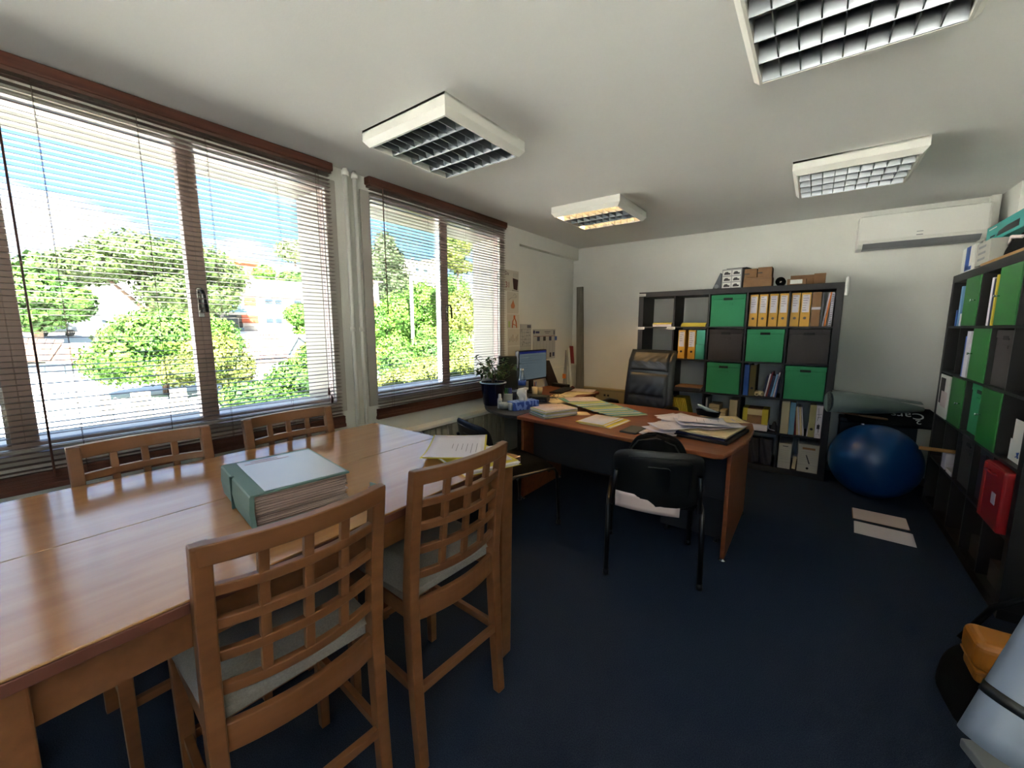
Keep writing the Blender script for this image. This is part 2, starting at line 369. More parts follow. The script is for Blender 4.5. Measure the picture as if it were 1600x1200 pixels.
# ------------------------------------------------------------------ ceiling lights
TUBE_OFF = mat('unlit_tube', '#c9c9c4', 0.4)
TUBE_ON = mat('lit_tube', '#fff0d0', 0.4, emit='#ffcb84', es=13.0)
def light(x, y, label, lit=False):
    t = thing('ceiling_light', label, 'ceiling light', (x, y, CZ), 0, 'square louvred ceiling lights')
    H = 0.32; h = 0.285; zb = -0.085
    hs = MB()
    prof = [(-H, -0.0), (-H, zb + 0.03), (-H + 0.025, zb), (-h, zb), (-h, zb + 0.004), (-h - 0.006, -0.01)]
    for k in range(4):
        hs.M = Matrix.Rotation(math.pi / 2 * k, 4, 'Z')
        n = len(prof)
        vs = [(u, -abs(u) if abs(u) > 0 else 0, v) for u, v in prof] + [(u, abs(u), v) for u, v in prof]
        hs.add(vs, [(i, i + 1, n + i + 1, n + i) for i in range(n - 1)])
    hs.M = None
    hs.bx(-H, H, -H, H, -0.012, -0.0005)
    hs.build('housing', WHITE, t)
    cw = 2 * h / 4; wid = 2 * h / 9
    dv = MB().ext([(-0.022, zb + 0.066), (-0.003, zb + 0.002), (0.003, zb + 0.002), (0.022, zb + 0.066)], 'x', -h, h).build('reflector', MIRR, t)
    for i in range(1, 3): dup(dv, parent=t).location = (0, -h + cw * (i + 1), 0)
    dv.location = (0, -h + cw, 0)
    MB().ext([(-h, zb + 0.002), (-h + 0.006, zb + 0.002), (-h + 0.022, zb + 0.066), (-h, zb + 0.066)], 'x', -h, h).build('edge_reflector', MIRR, t)
    MB().ext([(h, zb + 0.002), (h - 0.006, zb + 0.002), (h - 0.022, zb + 0.066), (h, zb + 0.066)], 'x', -h, h).build('edge_reflector', MIRR, t)
    bl = MB().ext([(-cw / 2 + 0.003, zb + 0.004), (cw / 2 - 0.003, zb + 0.004), (cw / 2 - 0.012, zb + 0.068), (-cw / 2 + 0.012, zb + 0.068)], 'x', -0.0022, 0.0022).build('blade', MIRR, t)
    first = True
    for r in range(4):
        for c in range(1, 9):
            o = bl if first else dup(bl, parent=t); first = False
            o.location = (-h + wid * c, -h + cw * (r + 0.5), 0)
    for r in range(4):
        on = lit and r in (0, 3)
        MB().tube([(-0.28, -h + cw * (r + 0.5), -0.035), (0.28, -h + cw * (r + 0.5), -0.035)], 0.0085, 10).build('lamp_tube', TUBE_ON if on else TUBE_OFF, t, 'warm lit tube' if on else None)
light(-0.095, -2.975, 'white square louvred ceiling light nearest the windows, above the end of the table')
light(0.0, -1.13, 'louvred ceiling light with warm glowing rows above the desk corner', True)
light(1.785, -1.06, 'louvred ceiling light with dark cells in front of the air conditioner')
light(1.70, -2.96, 'nearest louvred ceiling light, cut by the top edge of the picture')

# ------------------------------------------------------------------ air conditioner
t = thing('air_conditioner', 'white wall mounted air conditioner unit high on the back wall', 'air conditioner', (2.31, BY - 0.004, 2.15))
MB().ext([(0, 0.0), (-0.20, 0.0), (-0.235, 0.035), (-0.245, 0.055), (-0.235, 0.275), (0, 0.29)], 'x', -0.40, 0.40).build('body', WHITE, t, bevel=0.008)
MB().ext([(-0.236, 0.062), (-0.252, 0.062), (-0.246, 0.268), (-0.230, 0.276)], 'x', -0.385, 0.385).build('front_panel', mat('ac_white', '#dcdbd3', 0.3), t, bevel=0.003)
MB().ext([(-0.10, -0.006), (-0.20, -0.004), (-0.242, 0.036), (-0.236, 0.040), (-0.19, 0.006)], 'x', -0.36, 0.36).build('air_flap', GREYP, t)
MB().bx(-0.02, 0.02, -0.2545, -0.2515, 0.10, 0.104).build('display_line', GREYP, t)
MB().bx(-0.02, 0.02, -0.2545, -0.2515, 0.072, 0.078).build('display_line', GREYP, t)
MB().bx(0.42, 0.475, -0.06, 0.0, -2.15 + 0.07, 0.36).build('pipe_duct', WHITE, t, bevel=0.003)

# ------------------------------------------------------------------ high table
TZ = 0.905
t = thing('high_table', 'long beech counter height table with a dark edge, standing by the windows', 'table', (0.187, -4.10, 0))
MB().bx(-0.515, 0.005 - 0.0015, -0.74, 0.74, TZ - 0.006, TZ).bx(0.005 + 0.0015, 0.515, -0.74, 0.74, TZ - 0.006, TZ).build('table_top', BEECHT, t, bevel=0.002)
MB().bx(-0.515, 0.515, -0.74, 0.74, TZ - 0.032, TZ - 0.0065).build('top_edge', EDGE, t, 'dark brown edge band', bevel=0.003)
MB().bx(-0.45, 0.45, -0.675, -0.653, TZ - 0.13, TZ - 0.033).build('apron', BEECH, t)
MB().bx(-0.45, 0.45, 0.653, 0.675, TZ - 0.13, TZ - 0.033).build('apron', BEECH, t)
MB().bx(-0.475, -0.453, -0.63, 0.63, TZ - 0.13, TZ - 0.033).build('apron', BEECH, t)
MB().bx(0.453, 0.475, -0.63, 0.63, TZ - 0.13, TZ - 0.033).build('apron', BEECH, t)
for sx in (-1, 1):
    for sy in (-1, 1):
        cx, cy = sx * 0.46, sy * 0.665
        a, b = 0.04, 0.032
        MB().hexa([(cx - b, cy - b, 0), (cx + b, cy - b, 0), (cx + b, cy + b, 0), (cx - b, cy + b, 0)],
                  [(cx - a, cy - a, TZ - 0.033), (cx + a, cy - a, TZ - 0.033), (cx + a, cy + a, TZ - 0.033), (cx - a, cy + a, TZ - 0.033)]).build('leg', BEECH, t, bevel=0.004)

# ------------------------------------------------------------------ stools: local +y is the front, origin under the seat centre
def bow(x, a=0.035, wd=0.20): return -a * (1 - (x / wd) ** 2)
def make_stool():
    t = thing('counter_stool', '', 'stool', (0, 0, 0), 0, 'beech stools round the high table')
    W = 0.21
    def yb(z):                            # back post line
        if z < 0.6: return -0.215 + 0.03 * math.sin(min(z, 0.6) / 0.6 * math.pi / 2) - 0.0
        return -0.185 - 0.05 * ((z - 0.6) / 0.43) ** 1.3
    for sx in (-1, 1):
        m = MB(); zs = [0, 0.15, 0.3, 0.45, 0.6, 0.75, 0.9, 1.03]; vs = []; fs = []
        for z in zs:
            y = yb(z); dd = 0.016 + 0.006 * (1 - abs(z - 0.55) / 0.55); ww = 0.018
            x = sx * (W - ww)
            vs += [(x - ww, y - dd, z), (x + ww, y - dd, z), (x + ww, y + dd, z), (x - ww, y + dd, z)]
        for i in range(len(zs) - 1):
            for k in range(4): fs.append((i * 4 + k, i * 4 + (k + 1) % 4, i * 4 + 4 + (k + 1) % 4, i * 4 + 4 + k))
        fs += [(3, 2, 1, 0), tuple(len(vs) - 4 + k for k in range(4))]
        m.add(vs, fs).build('back_post', BEECH, t, bevel=0.004)
        x = sx * (W - 0.02)
        MB().hexa([(x - .015, .185, 0), (x + .015, .185, 0), (x + .015, .215, 0), (x - .015, .215, 0)],
                  [(x - .02, .18, .575), (x + .02, .18, .575), (x + .02, .22, .575), (x - .02, .22, .575)]).build('leg', BEECH, t, bevel=0.003)
        MB().bx(x - 0.010, x + 0.010, -0.185, 0.19, 0.262, 0.290).build('stretcher', BEECH, t, bevel=0.002)
        MB().bx(x - 0.009, x + 0.009, -0.165, 0.185, 0.52, 0.575).build('side_apron', BEECH, t, bevel=0.002)
    MB().bx(-W + .03, W - .03, -0.212, -0.192, 0.262, 0.290).build('stretcher', BEECH, t, bevel=0.002)
    MB().bx(-W + .03, W - .03, 0.190, 0.210, 0.262, 0.290).build('stretcher', BEECH, t, bevel=0.002)
    MB().bx(-W + .03, W - .03, 0.191, 0.209, 0.52, 0.575).build('front_apron', BEECH, t, bevel=0.002)
    def rail(name, z0, z1, th, ins=0.03, a=0.035, dy=0):
        m = MB(); n = 12; vs = []; fs = []
        for i in range(n + 1):
            x = (-W + ins) + (2 * W - 2 * ins) * i / n; yc = bow(x, a, W - ins)
            for z in (z0, z1):
                y = yb(z) + yc + dy
                vs += [(x, y - th / 2, z), (x, y + th / 2, z)]
        for i in range(n):
            o = i * 4; p = o + 4
            fs += [(o, p, p + 2, o + 2), (o + 1, o + 3, p + 3, p + 1), (o, o + 1, p + 1, p), (o + 2, p + 2, p + 3, o + 3)]
        fs += [(0, 2, 3, 1), (n * 4, n * 4 + 1, n * 4 + 3, n * 4 + 2)]
        m.add(vs, fs).build(name, BEECH, t, bevel=0.003)
    rail('top_rail', 0.985, 1.032, 0.028, 0.0)
    for z in (0.918, 0.838, 0.758, 0.672): rail('back_rail', z - 0.013, z + 0.013, 0.02)
    rail('back_apron', 0.515, 0.585, 0.02, a=0.030)
    for x in (-0.09, 0.0, 0.09):
        m = MB(); vs = []; fs = []; zs = [0.66, 0.75, 0.84, 0.92, 0.99]
        for z in zs:
            y = yb(z) + bow(x, 0.035, W - 0.03)
            vs += [(x - .011, y - .008, z), (x + .011, y - .008, z), (x + .011, y + .008, z), (x - .011, y + .008, z)]
        for i in range(4):
            for k in range(4): fs.append((i * 4 + k, i * 4 + (k + 1) % 4, i * 4 + 4 + (k + 1) % 4, i * 4 + 4 + k))
        fs += [(3, 2, 1, 0), (16, 17, 18, 19)]
        m.add(vs, fs).build('back_slat', BEECH, t, bevel=0.002)
    cu = MB()
    def cf(u, v):
        x = (u - 0.5) * 2; y = (v - 0.5) * 2
        wdt = 0.200 + 0.022 * v
        e = (1 - abs(x) ** 6) * (1 - abs(y) ** 6)
        return (x * wdt, 0.022 + y * 0.20, 0.610 + 0.055 * max(e, 0) ** 0.35)
    cu.grid(cf, 14, 14)
    cu.bx(-0.196, 0.196, -0.168, 0.216, 0.576, 0.612)
    cu.build('seat_cushion', FABG, t)
    return t
s0 = make_stool()
s0.location = (0.535, -3.77, 0); s0.rotation_euler = (0, 0, R(87))
s0['label'] = 'beech stool nearest the desk on the room side of the high table, grey seat'
# rotz 90: local +y points to -x
dup(s0, (0.52, -4.29, 0), R(86), 'beech lattice-back stool in the left foreground, nearest the thick file')
dup(s0, (-0.155, -4.35, 0), R(-91), 'beech stool on the window side of the table, left one, only its lattice back showing')
dup(s0, (-0.155, -3.80, 0), R(-90), 'beech stool on the window side of the table, nearest the two white pipes')

# ------------------------------------------------------------------ things on the high table
t = thing('lever_file', 'thick grey-green file stuffed with papers lying on the high table', 'file', (0.35, -4.165, TZ), R(-8))
MB().bx(-0.175, 0.175, -0.125, 0.135, 0.001, 0.006).build('back_cover', FOLV, t, bevel=0.001)
MB().bx(-0.175, 0.175, -0.132, 0.135, 0.094, 0.099).build('front_cover', FOLV, t, bevel=0.001)
MB().ext([(-0.125, 0.001), (-0.132, 0.006), (-0.137, 0.05), (-0.134, 0.094), (-0.13, 0.099), (-0.122, 0.094), (-0.125, 0.05), (-0.122, 0.006)], 'x', -0.175, 0.175).build('spine', FOLV, t)
MB().bx(-0.03, -0.022, -0.1395, -0.128, 0.002, 0.1005).build('elastic_strap', mat('strap_green', '#2f4a45', 0.7), t)
PG = mat('page_edges', '#a8958c', 0.9, col2='#75645f', scale=(4, 4, 420), detail=2)
zz = 0.007; ps = []
while zz < 0.093:
    d = random.uniform(0.002, 0.005); j = random.uniform(-0.008, 0.006)
    MB().hexa([(-.168, -.12, zz), (.166 + j, -.12, zz), (.166 + j * .5, .125 + j, zz), (-.168, .125 + j, zz)],
              [(-.168, -.12, zz + d - .0006), (.166 + j, -.12, zz + d - .0006), (.166 + j * .5, .125 + j, zz + d - .0006), (-.168, .125 + j, zz + d - .0006)]).build('page_bundle', PG, t)
    zz += d
MB().bx(-0.155, 0.165, -0.095, 0.128, 0.0995, 0.1005).build('cover_sheet', mat('plastic_sleeve', '#a5abb6', 0.25), t, 'white sheet in a shiny plastic sleeve', bevel=0.0004)
MB().bx(-0.14, -0.132, -0.06, 0.02, 0.1006, 0.1009).bx(-0.12, -0.114, -0.08, 0.05, 0.1006, 0.1009).build('red_lettering', mat('faded_red', '#8a6a72', 0.7), t)
tag(MB().tube([(0.49, -3.955, TZ + .006), (0.50, -3.94, TZ + .007), (0.46, -3.93, TZ + .006)], [0.003, 0.016, 0.003], 10, 1).build('paper_flag', FOLV), 'small grey-green tab lying just beyond the thick file on the high table', 'tab')
bpy.data.objects['paper_flag'].scale = (1, 1, 0.35); bpy.data.objects['paper_flag'].location = (0, 0, TZ * 0.65 + 0.002)

def sheet(name, c, wx, wy, rz, z, m, label, cat, group=None, th=0.0008, curl=0.0, lines=0, rot=(0, 0), parent=None, lm=None):
    """a flat or slightly curled sheet, wx by wy, with printed lines"""
    root = thing(name, label, cat, (c[0], c[1], z), rz, group) if parent is None else None
    mb = MB(); ph = random.uniform(0, 3)
    def fn(u, v): return ((u - .5) * wx, (v - .5) * wy, th / 2 + curl * ((u - .5) ** 2 * 2 + 0.4 * (v - .5) ** 2))
    mb.grid(fn, 8 if curl else 1, 8 if curl else 1)
    s = mb.build('page', m, root, solid=th)
    if lines:
        l = MB()
        for i in range(lines):
            v = 0.86 - 0.45 * i / max(lines - 1, 1); u0 = 0.3; u1 = random.uniform(0.45, 0.75)
            p = [Vector(fn(u0, v)), Vector(fn(u1, v)), Vector(fn(u1, v + 0.007)), Vector(fn(u0, v + 0.007))]
            l.add([(q.x, q.y, q.z + th * 0.5 + 0.0006) for q in p], [(0, 1, 2, 3)])
        l.build('printing', lm or INK, root)
    return root
def folder(name, c, wx, wy, rz, z, m, label, group=None, pages=PAPER, th=0.008, n=3, top=True):
    t = thing(name, label, 'folder', (c[0], c[1], z), rz, group)
    MB().bx(-wx / 2, wx / 2, -wy / 2, wy / 2, 0.0, 0.001).build('cover', m, t)
    h = (th - 0.002) / n; zz = 0.0012
    for i in range(n):
        j = random.uniform(-0.004, 0.004); k = random.uniform(-0.004, 0.004)
        MB().bx(-wx / 2 + .008 + j, wx / 2 - .006 + j, -wy / 2 + .006 + k, wy / 2 - .006 + k, zz, zz + h - 0.0003).build('page_bundle', pages, t); zz += h
    if top: MB().bx(-wx / 2, wx / 2 - 0.02, -wy / 2, wy / 2, zz, zz + 0.001).build('cover', m, t)
    return t

f = folder('yellow_folder', (0.56, -3.51), 0.36, 0.25, R(-20), TZ + 0.001, YELF, 'flat yellow folder under the printed sheet at the desk end of the high table', th=0.012)
f2 = sheet('printed_sheet', (0.475, -3.49), 0.33, 0.24, R(-52), TZ + 0.018, PAPER, 'white printed sheet with dark lettering on yellow backing at the end of the high table', 'paper', curl=0.03, lines=6)
MB().grid(lambda u, v: ((u - .5) * .35, (v - .5) * .255, -0.0015 + 0.03 * ((u - .5) ** 2 * 2 + .4 * (v - .5) ** 2)), 8, 8).build('yellow_backing', YELF, f2, 'yellow backing', solid=0.001)
f2.location = (0.45, -3.49, TZ + 0.016)
sheet('loose_page', (0.60, -3.47), 0.21, 0.15, R(-30), TZ + 0.0145, PAPER, 'small white page lying on the yellow folder at the table corner', 'paper', lines=3)

# ------------------------------------------------------------------ executive desk
DZ = 0.73
t = thing('executive_desk', 'cherry L-shaped desk with charcoal corner section and dark modesty panel', 'desk', (0.5, -1.65, 0))
def off(p): return [(x - 0.5, y + 1.65) for x, y in p]
top = [(-0.24, -2.085), (0.10, -2.12), (0.45, -2.165), (0.82, -2.21), (1.10, -2.235), (1.27, -2.245), (1.31, -2.225), (1.335, -2.12), (1.365, -1.90), (1.385, -1.68), (1.38, -1.45), (1.35, -1.25), (1.29, -1.13), (1.20, -1.10), (0.75, -1.06), (0.3, -1.04), (-0.24, -1.03)]
MB().prism(off(top), DZ - 0.028, DZ).build('main_top', CHERRY, t, bevel=0.008, seg=3)
arc = [(-0.243, -2.085)] + [(-0.243 - 0.735 * math.sin(R(a)), -1.31 - 0.80 * math.cos(R(a))) for a in range(8, 91, 8)] + [(-0.978, -1.31), (-0.978, -1.033), (-0.243, -1.033)]
MB().prism(off(arc), DZ - 0.028, DZ).build('corner_top', DARKLAM, t, 'charcoal rounded corner top', bevel=0.006, seg=2)
MB().prism(off([(-0.978, -1.03), (-0.245, -1.027), (-0.235, -0.50), (-0.255, -0.475), (-0.978, -0.33)]), DZ - 0.028, DZ).build('return_top', CHERRY, t, bevel=0.006, seg=3)
MB().prism(off([(1.305, -2.06), (1.33, -2.06), (1.33, -1.20), (1.305, -1.20)]), 0.02, DZ - 0.029).build('side_panel', CHERRY, t, bevel=0.003)
MB().prism(off([(-0.235, -2.03), (-0.212, -2.03), (-0.212, -1.38), (-0.235, -1.38)]), 0.02, DZ - 0.029).build('side_panel', CHERRY, t, bevel=0.003)
MB().prism(off([(-0.205, -1.885), (1.30, -1.885), (1.30, -1.868), (-0.205, -1.868)]), 0.33, DZ - 0.029).build('modesty_panel', DARKLAM, t, bevel=0.002)
MB().prism(off([(-0.95, -0.40), (-0.93, -0.40), (-0.93, -1.0), (-0.95, -1.0)]), 0.0, DZ - 0.029).build('side_panel', CHERRY, t, bevel=0.002)
MB().prism(off([(-0.93, -0.44), (-0.27, -0.515), (-0.27, -0.535), (-0.93, -0.46)]), 0.0, DZ - 0.029).build('side_panel', CHERRY, t, bevel=0.002)
for (x, y) in ((1.317, -2.04), (1.317, -1.22), (-0.223, -2.01), (-0.223, -1.40)):
    MB().lathe([(0.0, 0), (0.022, 0), (0.022, 0.006), (0.008, 0.01), (0.008, 0.022), (0, 0.022)], 12, (x - 0.5, y + 1.65, 0)).build('levelling_foot', ALU, t)
MB().tube([(-0.62 - .5, -1.5 + 1.65, 0), (-0.62 - .5, -1.5 + 1.65, DZ - .03)], 0.03, 14).build('leg', BLKM, t)
# drawer pedestal
t = thing('drawer_pedestal', 'dark drawer pedestal under the right end of the desk', 'drawer unit', (1.08, -1.62, 0))
MB().bx(-0.20, 0.20, -0.24, 0.26, 0.05, 0.56).build('cabinet', DARKLAM, t, bevel=0.003)
for i, (a, b) in enumerate(((0.06, 0.22), (0.225, 0.385), (0.39, 0.55))):
    d = MB().bx(-0.19, 0.19, 0.26, 0.278, a, b - 0.005).build('drawer', DARKLAM, t, bevel=0.002)
    MB().bx(-0.05, 0.05, 0.279, 0.29, (a + b) / 2 - 0.006, (a + b) / 2 + 0.006).build('handle', ALU, d)
for x in (-.16, .16):
    for y in (-.2, .2): MB().tube([(x - .012, y, 0.024), (x + .012, y, 0.024)], 0.024, 12).build('castor', BLKP, t)

# ------------------------------------------------------------------ visitor chairs, local +y front
def visitor_chair():
    t = thing('visitor_chair', '', 'chair', (0, 0, 0), 0, 'black stacking visitor chairs')
    for sx in (-1, 1):
        x = sx * 0.255
        MB().tube([(x, 0.25, 0.0), (x, 0.235, 0.25), (x, 0.225, 0.40), (x, 0.20, 0.435), (x, 0.15, 0.44), (x, -0.14, 0.44), (x, -0.185, 0.43), (x, -0.205, 0.38), (x, -0.225, 0.25), (x, -0.25, 0.0)], 0.0145, 10, 0.62).build('side_frame', BLKM, t)
        for y in (-0.25, 0.25): MB().lathe([(0, 0), (0.018, 0), (0.016, 0.03), (0.0, 0.03)], 10, (x, y, 0)).build('foot_cap', BLKP, t)
        MB().tube([(sx * 0.235, 0.0, 0.425), (sx * 0.235, -0.20, 0.425), (sx * 0.232, -0.25, 0.45), (sx * 0.225, -0.285, 0.52), (sx * 0.21, -0.34, 0.68)], 0.011, 8).build('back_tube', BLKM, t)
        MB().tube([(sx * 0.235, -0.13, 0.425), (sx * 0.268, -0.13, 0.43)], 0.012, 8).build('bolt', ALU, t)
    MB().tube([(-0.25, 0.16, 0.425), (0.25, 0.16, 0.425)], 0.010, 8).tube([(-0.25, -0.12, 0.425), (0.25, -0.12, 0.425)], 0.010, 8).build('cross_bar', BLKM, t)
    sm = MB()
    def cf(u, v):
        x = (u - .5) * 2; y = (v - .5) * 2; e = max((1 - abs(x) ** 5) * (1 - abs(y) ** 5), 0)
        return (x * 0.225, 0.02 + y * 0.215 * (1 - 0.08 * x * x), 0.437 + 0.045 * e ** 0.4)
    sm.grid(cf, 14, 14); sm.bx(-0.215, 0.215, -0.185, 0.22, 0.425, 0.445); sm.build('seat', BLKF, t)
    # backrest: rounded shell with padded front
    def outline(n=44, wx=0.235, h=0.32, z0=0.44):
        pts = []
        for i in range(n):
            a = 2 * math.pi * i / n; c, s_ = math.cos(a), math.sin(a); e = 0.38
            px = wx * math.copysign(abs(c) ** e, c); pz = h / 2 * math.copysign(abs(s_) ** e, s_)
            if pz < 0: pz -= 0.025 * (1 - (px / wx) ** 2)
            pts.append((px, pz))
        return pts
    def shell(sc, yo, dep):
        vs = []; fs = []; pts = outline(); n = len(pts)
        for r in (1.0, 0.93, 0.6, 0.25):
            for px, pz in pts:
                x = px * r * sc; z = pz * r * sc; yy = yo - 0.0 + (0.040 * (x / 0.235) ** 2) - 0.22 * z * 1.0 - dep * (0 if r == 1 else (0.7 if r > 0.9 else 1.0))
                vs.append((x, -0.339 + yy, 0.648 + z))
        for k in range(3):
            for i in range(n): fs.append((k * n + i, k * n + (i + 1) % n, (k + 1) * n + (i + 1) % n, (k + 1) * n + i))
        fs.append(tuple(3 * n + i for i in range(n)))
        return vs, fs
    v1, f1 = shell(1.0, 0.0, 0.018); MB().add(v1, f1, True).build('back_shell', BLKP, t)
    v2, f2 = shell(1.0, 0.001, -0.03); MB().add(v2, f2, True).build('back_pad', BLKF, t)
    # raised rectangle moulded in the shell
    def pt(x, z): return (x, -0.335 + 0.04 * (x / .235) ** 2 - 0.22 * z - 0.0245, 0.648 + z)
    MB().tube([pt(-.15, .12), pt(0, .125), pt(.15, .12), pt(.165, .10), pt(.165, -.08)], 0.003, 6).tube([pt(-.05, .07), pt(.05, .07), pt(.06, .06), pt(.06, -.06)], 0.003, 6).build('moulded_rib', BLKP, t)
    return t
ca = visitor_chair(); ca.location = (0.94, -2.28, 0); ca.rotation_euler = (0, 0, R(20))
ca['label'] = 'black stacking visitor chair seen from behind in front of the middle of the desk'
dup(ca, (-0.08, -2.37, 0), R(-20), 'black visitor chair at the left end of the desk, partly behind a beech stool')
t = thing('bent_paper', 'pale sheet of paper sticking out below the back of the visitor chair', 'paper', (0.995, -2.560, 0.485), R(20))
MB().grid(lambda u, v: ((u - .5) * .34, -0.004 - 0.02 * (1 - (2 * u - 1) ** 2) - .02 * v, (v - .5) * .10 - 0.03 * (u - .5)), 10, 4).build('page', PAPERP, t, solid=0.001)
# bag on the visitor chair seat
bg_ = thing('black_bag', 'rumpled black fabric bag on the seat of the visitor chair against the desk', 'bag', (0.965, -2.335, 0.482), R(15))
def bf(u, v):
    a = u * 2 * math.pi; ph = v * math.pi * 0.5
    r = math.cos(ph) ** 0.45 if v < 1 else 0
    wob = 1 + 0.05 * math.sin(5 * a + 3 * v) + 0.04 * math.sin(9 * a)
    return (0.185 * r * math.cos(a) * wob, 0.11 * r * math.sin(a) * wob, 0.335 * math.sin(ph) * (1 + 0.02 * math.sin(4 * a)))
MB().grid(bf, 36, 14).build('bag_body', BLKF, bg_)
MB().tube([(-0.07, 0, 0.322), (-0.05, 0.02, 0.335), (0, 0.03, 0.338), (0.05, 0.02, 0.335), (0.07, 0, 0.32)], 0.007, 8).build('handle', BLKF, bg_)
MB().tube([(-0.16, -0.05, 0.22), (-0.1, -0.07, 0.31), (0, -0.06, 0.33), (0.1, -0.07, 0.3), (0.16, -0.05, 0.2)], 0.004, 6).build('zip', BLKP, bg_)

# ------------------------------------------------------------------ office chair (front towards the desk, local +y front)
t = thing('office_chair', 'black leather high-back office chair behind the desk', 'chair', (0.30, -0.78, 0), R(172))
for k in range(5):
    a = R(90 + 72 * k); c, s_ = math.cos(a), math.sin(a)
    l = MB().tube([(0, 0, 0.10), (0.15 * c, 0.15 * s_, 0.09), (0.30 * c, 0.30 * s_, 0.07)], [0.03, 0.022, 0.015], 8).build('base_arm', BLKP, t)
    MB().tube([(0.30 * c - 0.02 * s_, 0.30 * s_ + 0.02 * c, 0.03), (0.30 * c + 0.02 * s_, 0.30 * s_ - 0.02 * c, 0.03)], 0.03, 12).build('castor', BLKP, l)
MB().tube([(0, 0, 0.08), (0, 0, 0.42)], 0.03, 12).build('gas_column', BLKM, t)
def pad(W, Hh, Dp, place, nseg=1, name='seat', pw=5):
    """puffed pad: u across, v along, with seams"""
    m = MB()
    def fn(sgn):
        def g(u, v):
            x = (u - .5) * 2; y = (v - .5) * 2
            e = max((1 - abs(x) ** pw) * (1 - abs(y) ** (pw + 3)), 0) ** 0.45
            seam = abs(math.sin(math.pi * v * nseg)) ** 0.35 if nseg > 1 else 1
            return place(x * W / 2, v, sgn * Dp / 2 * e * (0.80 + 0.20 * seam if sgn > 0 else 1))
        return g
    m.grid(fn(1), 20, 44 if nseg > 1 else 20).grid(fn(-1), 20, 20)
    return m.build(name, LEATH, t)
pad(0.52, 0, 0.13, lambda x, v, d: (x, -0.24 + 0.50 * v, 0.47 + d), 2, 'seat')
def bk(x, v, d):                         # backrest rises behind the seat
    z = 0.46 + 0.76 * v; w_ = 1.0 - 0.10 * abs(v - 0.35)
    y = -0.23 - 0.10 * v - (0.05 * max(0, v - 0.85) / 0.15) + d + 0.05 * (x / .27) ** 2
    return (x * w_, y, z)
m_b = pad(0.53, 0, 0.13, bk, 1, 'backrest')
m_b.scale = (1, 1, 1)
def cush(v0, v1, nm, ns):
    m = MB()
    def g(u, v):
        x = (u - .5) * 2; vv = v0 + (v1 - v0) * v; e = max((1 - abs(x) ** 6) * (1 - abs(2 * v - 1) ** 8), 0) ** 0.4
        s2 = abs(math.sin(math.pi * v * ns)) ** 0.3
        wr = 0.004 * math.sin(14 * x + 3 * math.sin(9 * v)) * (1 - abs(2 * v - 1))
        return bk(x * 0.215, vv, 0.052 + 0.034 * e * (0.72 + 0.28 * s2) + wr * e)
    m.grid(g, 24, 30); m.build(nm, LEATH, t)
cush(0.72, 0.985, 'headrest', 1); cush(0.06, 0.70, 'back_cushion', 4)
for sx in (-1, 1):
    MB().tube([(sx * .29, -.20, .46), (sx * .32, -.22, .56), (sx * .325, -.16, .66), (sx * .325, 0, .69), (sx * .325, .14, .675), (sx * .32, .19, .62), (sx * .30, .15, .50), (sx * .27, .08, .44)], [.018, .02, .025, .03, .028, .02, .018, .018], 10, 1.0).build('armrest', BLKP, t)
tag(MB().bx(-0.20, -0.06, -0.80, -0.62, 0.0, 0.66).build('red_crate', REDP, bevel=0.01), 'dark red box standing between the office chair and the desk return', 'box')

# ------------------------------------------------------------------ monitors
def monitor(name, loc, rz, wdt, hgt, zc, label, screen_on):
    t = thing(name, label, 'monitor', loc, rz)      # local: screen faces +x
    MB().bx(-0.05, 0.0, -wdt / 2, wdt / 2, zc - hgt / 2, zc + hgt / 2).build('case', BLKP, t, bevel=0.006)
    if screen_on:
        s_ = MB().bx(0.0005, 0.002, -wdt / 2 + .012, wdt / 2 - .012, zc - hgt / 2 + .018, zc + hgt / 2 - .012).build('screen', mat('lit_screen', '#20262a', 0.3, emit='#84979f', es=0.014), t, 'lit pale blue screen')
        MB().bx(0.002, 0.0026, -wdt / 2 + .012, wdt / 2 - .012, zc + hgt / 2 - .034, zc + hgt / 2 - .012).build('title_bar', mat('screen_blue', '#101a50', 0.3, emit='#2a3a90', es=0.012), s_)
        b = MB()
        for i in range(9):
            z = zc + hgt / 2 - .06 - i * 0.027
            b.bx(0.002, 0.0024, -wdt / 2 + .03, -wdt / 2 + .03 + random.uniform(.08, wdt - .1), z, z + .003)
        b.build('screen_text', mat('screen_grey', '#30363c', 0.4, emit='#50687a', es=0.01), s_)
    else:
        MB().bx(0.0005, 0.002, -wdt / 2 + .012, wdt / 2 - .012, zc - hgt / 2 + .018, zc + hgt / 2 - .012).build('screen', mat('off_screen', '#202826', 0.25), t, 'dark switched-off screen')
    MB().bx(-0.04, -0.02, -0.03, 0.03, 0.012, zc).build('stand_neck', BLKP, t)
    MB().lathe([(0, 0), (0.075, 0), (0.07, 0.010), (0.03, 0.014), (0, 0.014)], 24, (-0.02, 0, 0)).build('stand_base', BLKP, t)
monitor('monitor', (-0.82, -0.97, DZ), R(-3), 0.52, 0.335, 0.305, 'lit computer monitor with a pale blue screen on the desk return', True)
monitor('monitor', (-0.915, -1.30, DZ), R(-36), 0.22, 0.36, 0.24, 'dark monitor turned sideways between the potted plant and the lit monitor', False)
tag(MB().hexa([(-.96, -.42, DZ), (-.93, -.42, DZ), (-.87, -.30, DZ), (-.90, -.30, DZ)], [(-1.0, -.56, 1.05), (-.97, -.56, 1.05), (-.93, -.44, 1.05), (-.96, -.44, 1.05)]).build('speaker_panel', mat('dark_brown_board', '#2c2220', 0.6), bevel=0.004), 'dark brown board leaning behind the lit monitor', 'board')

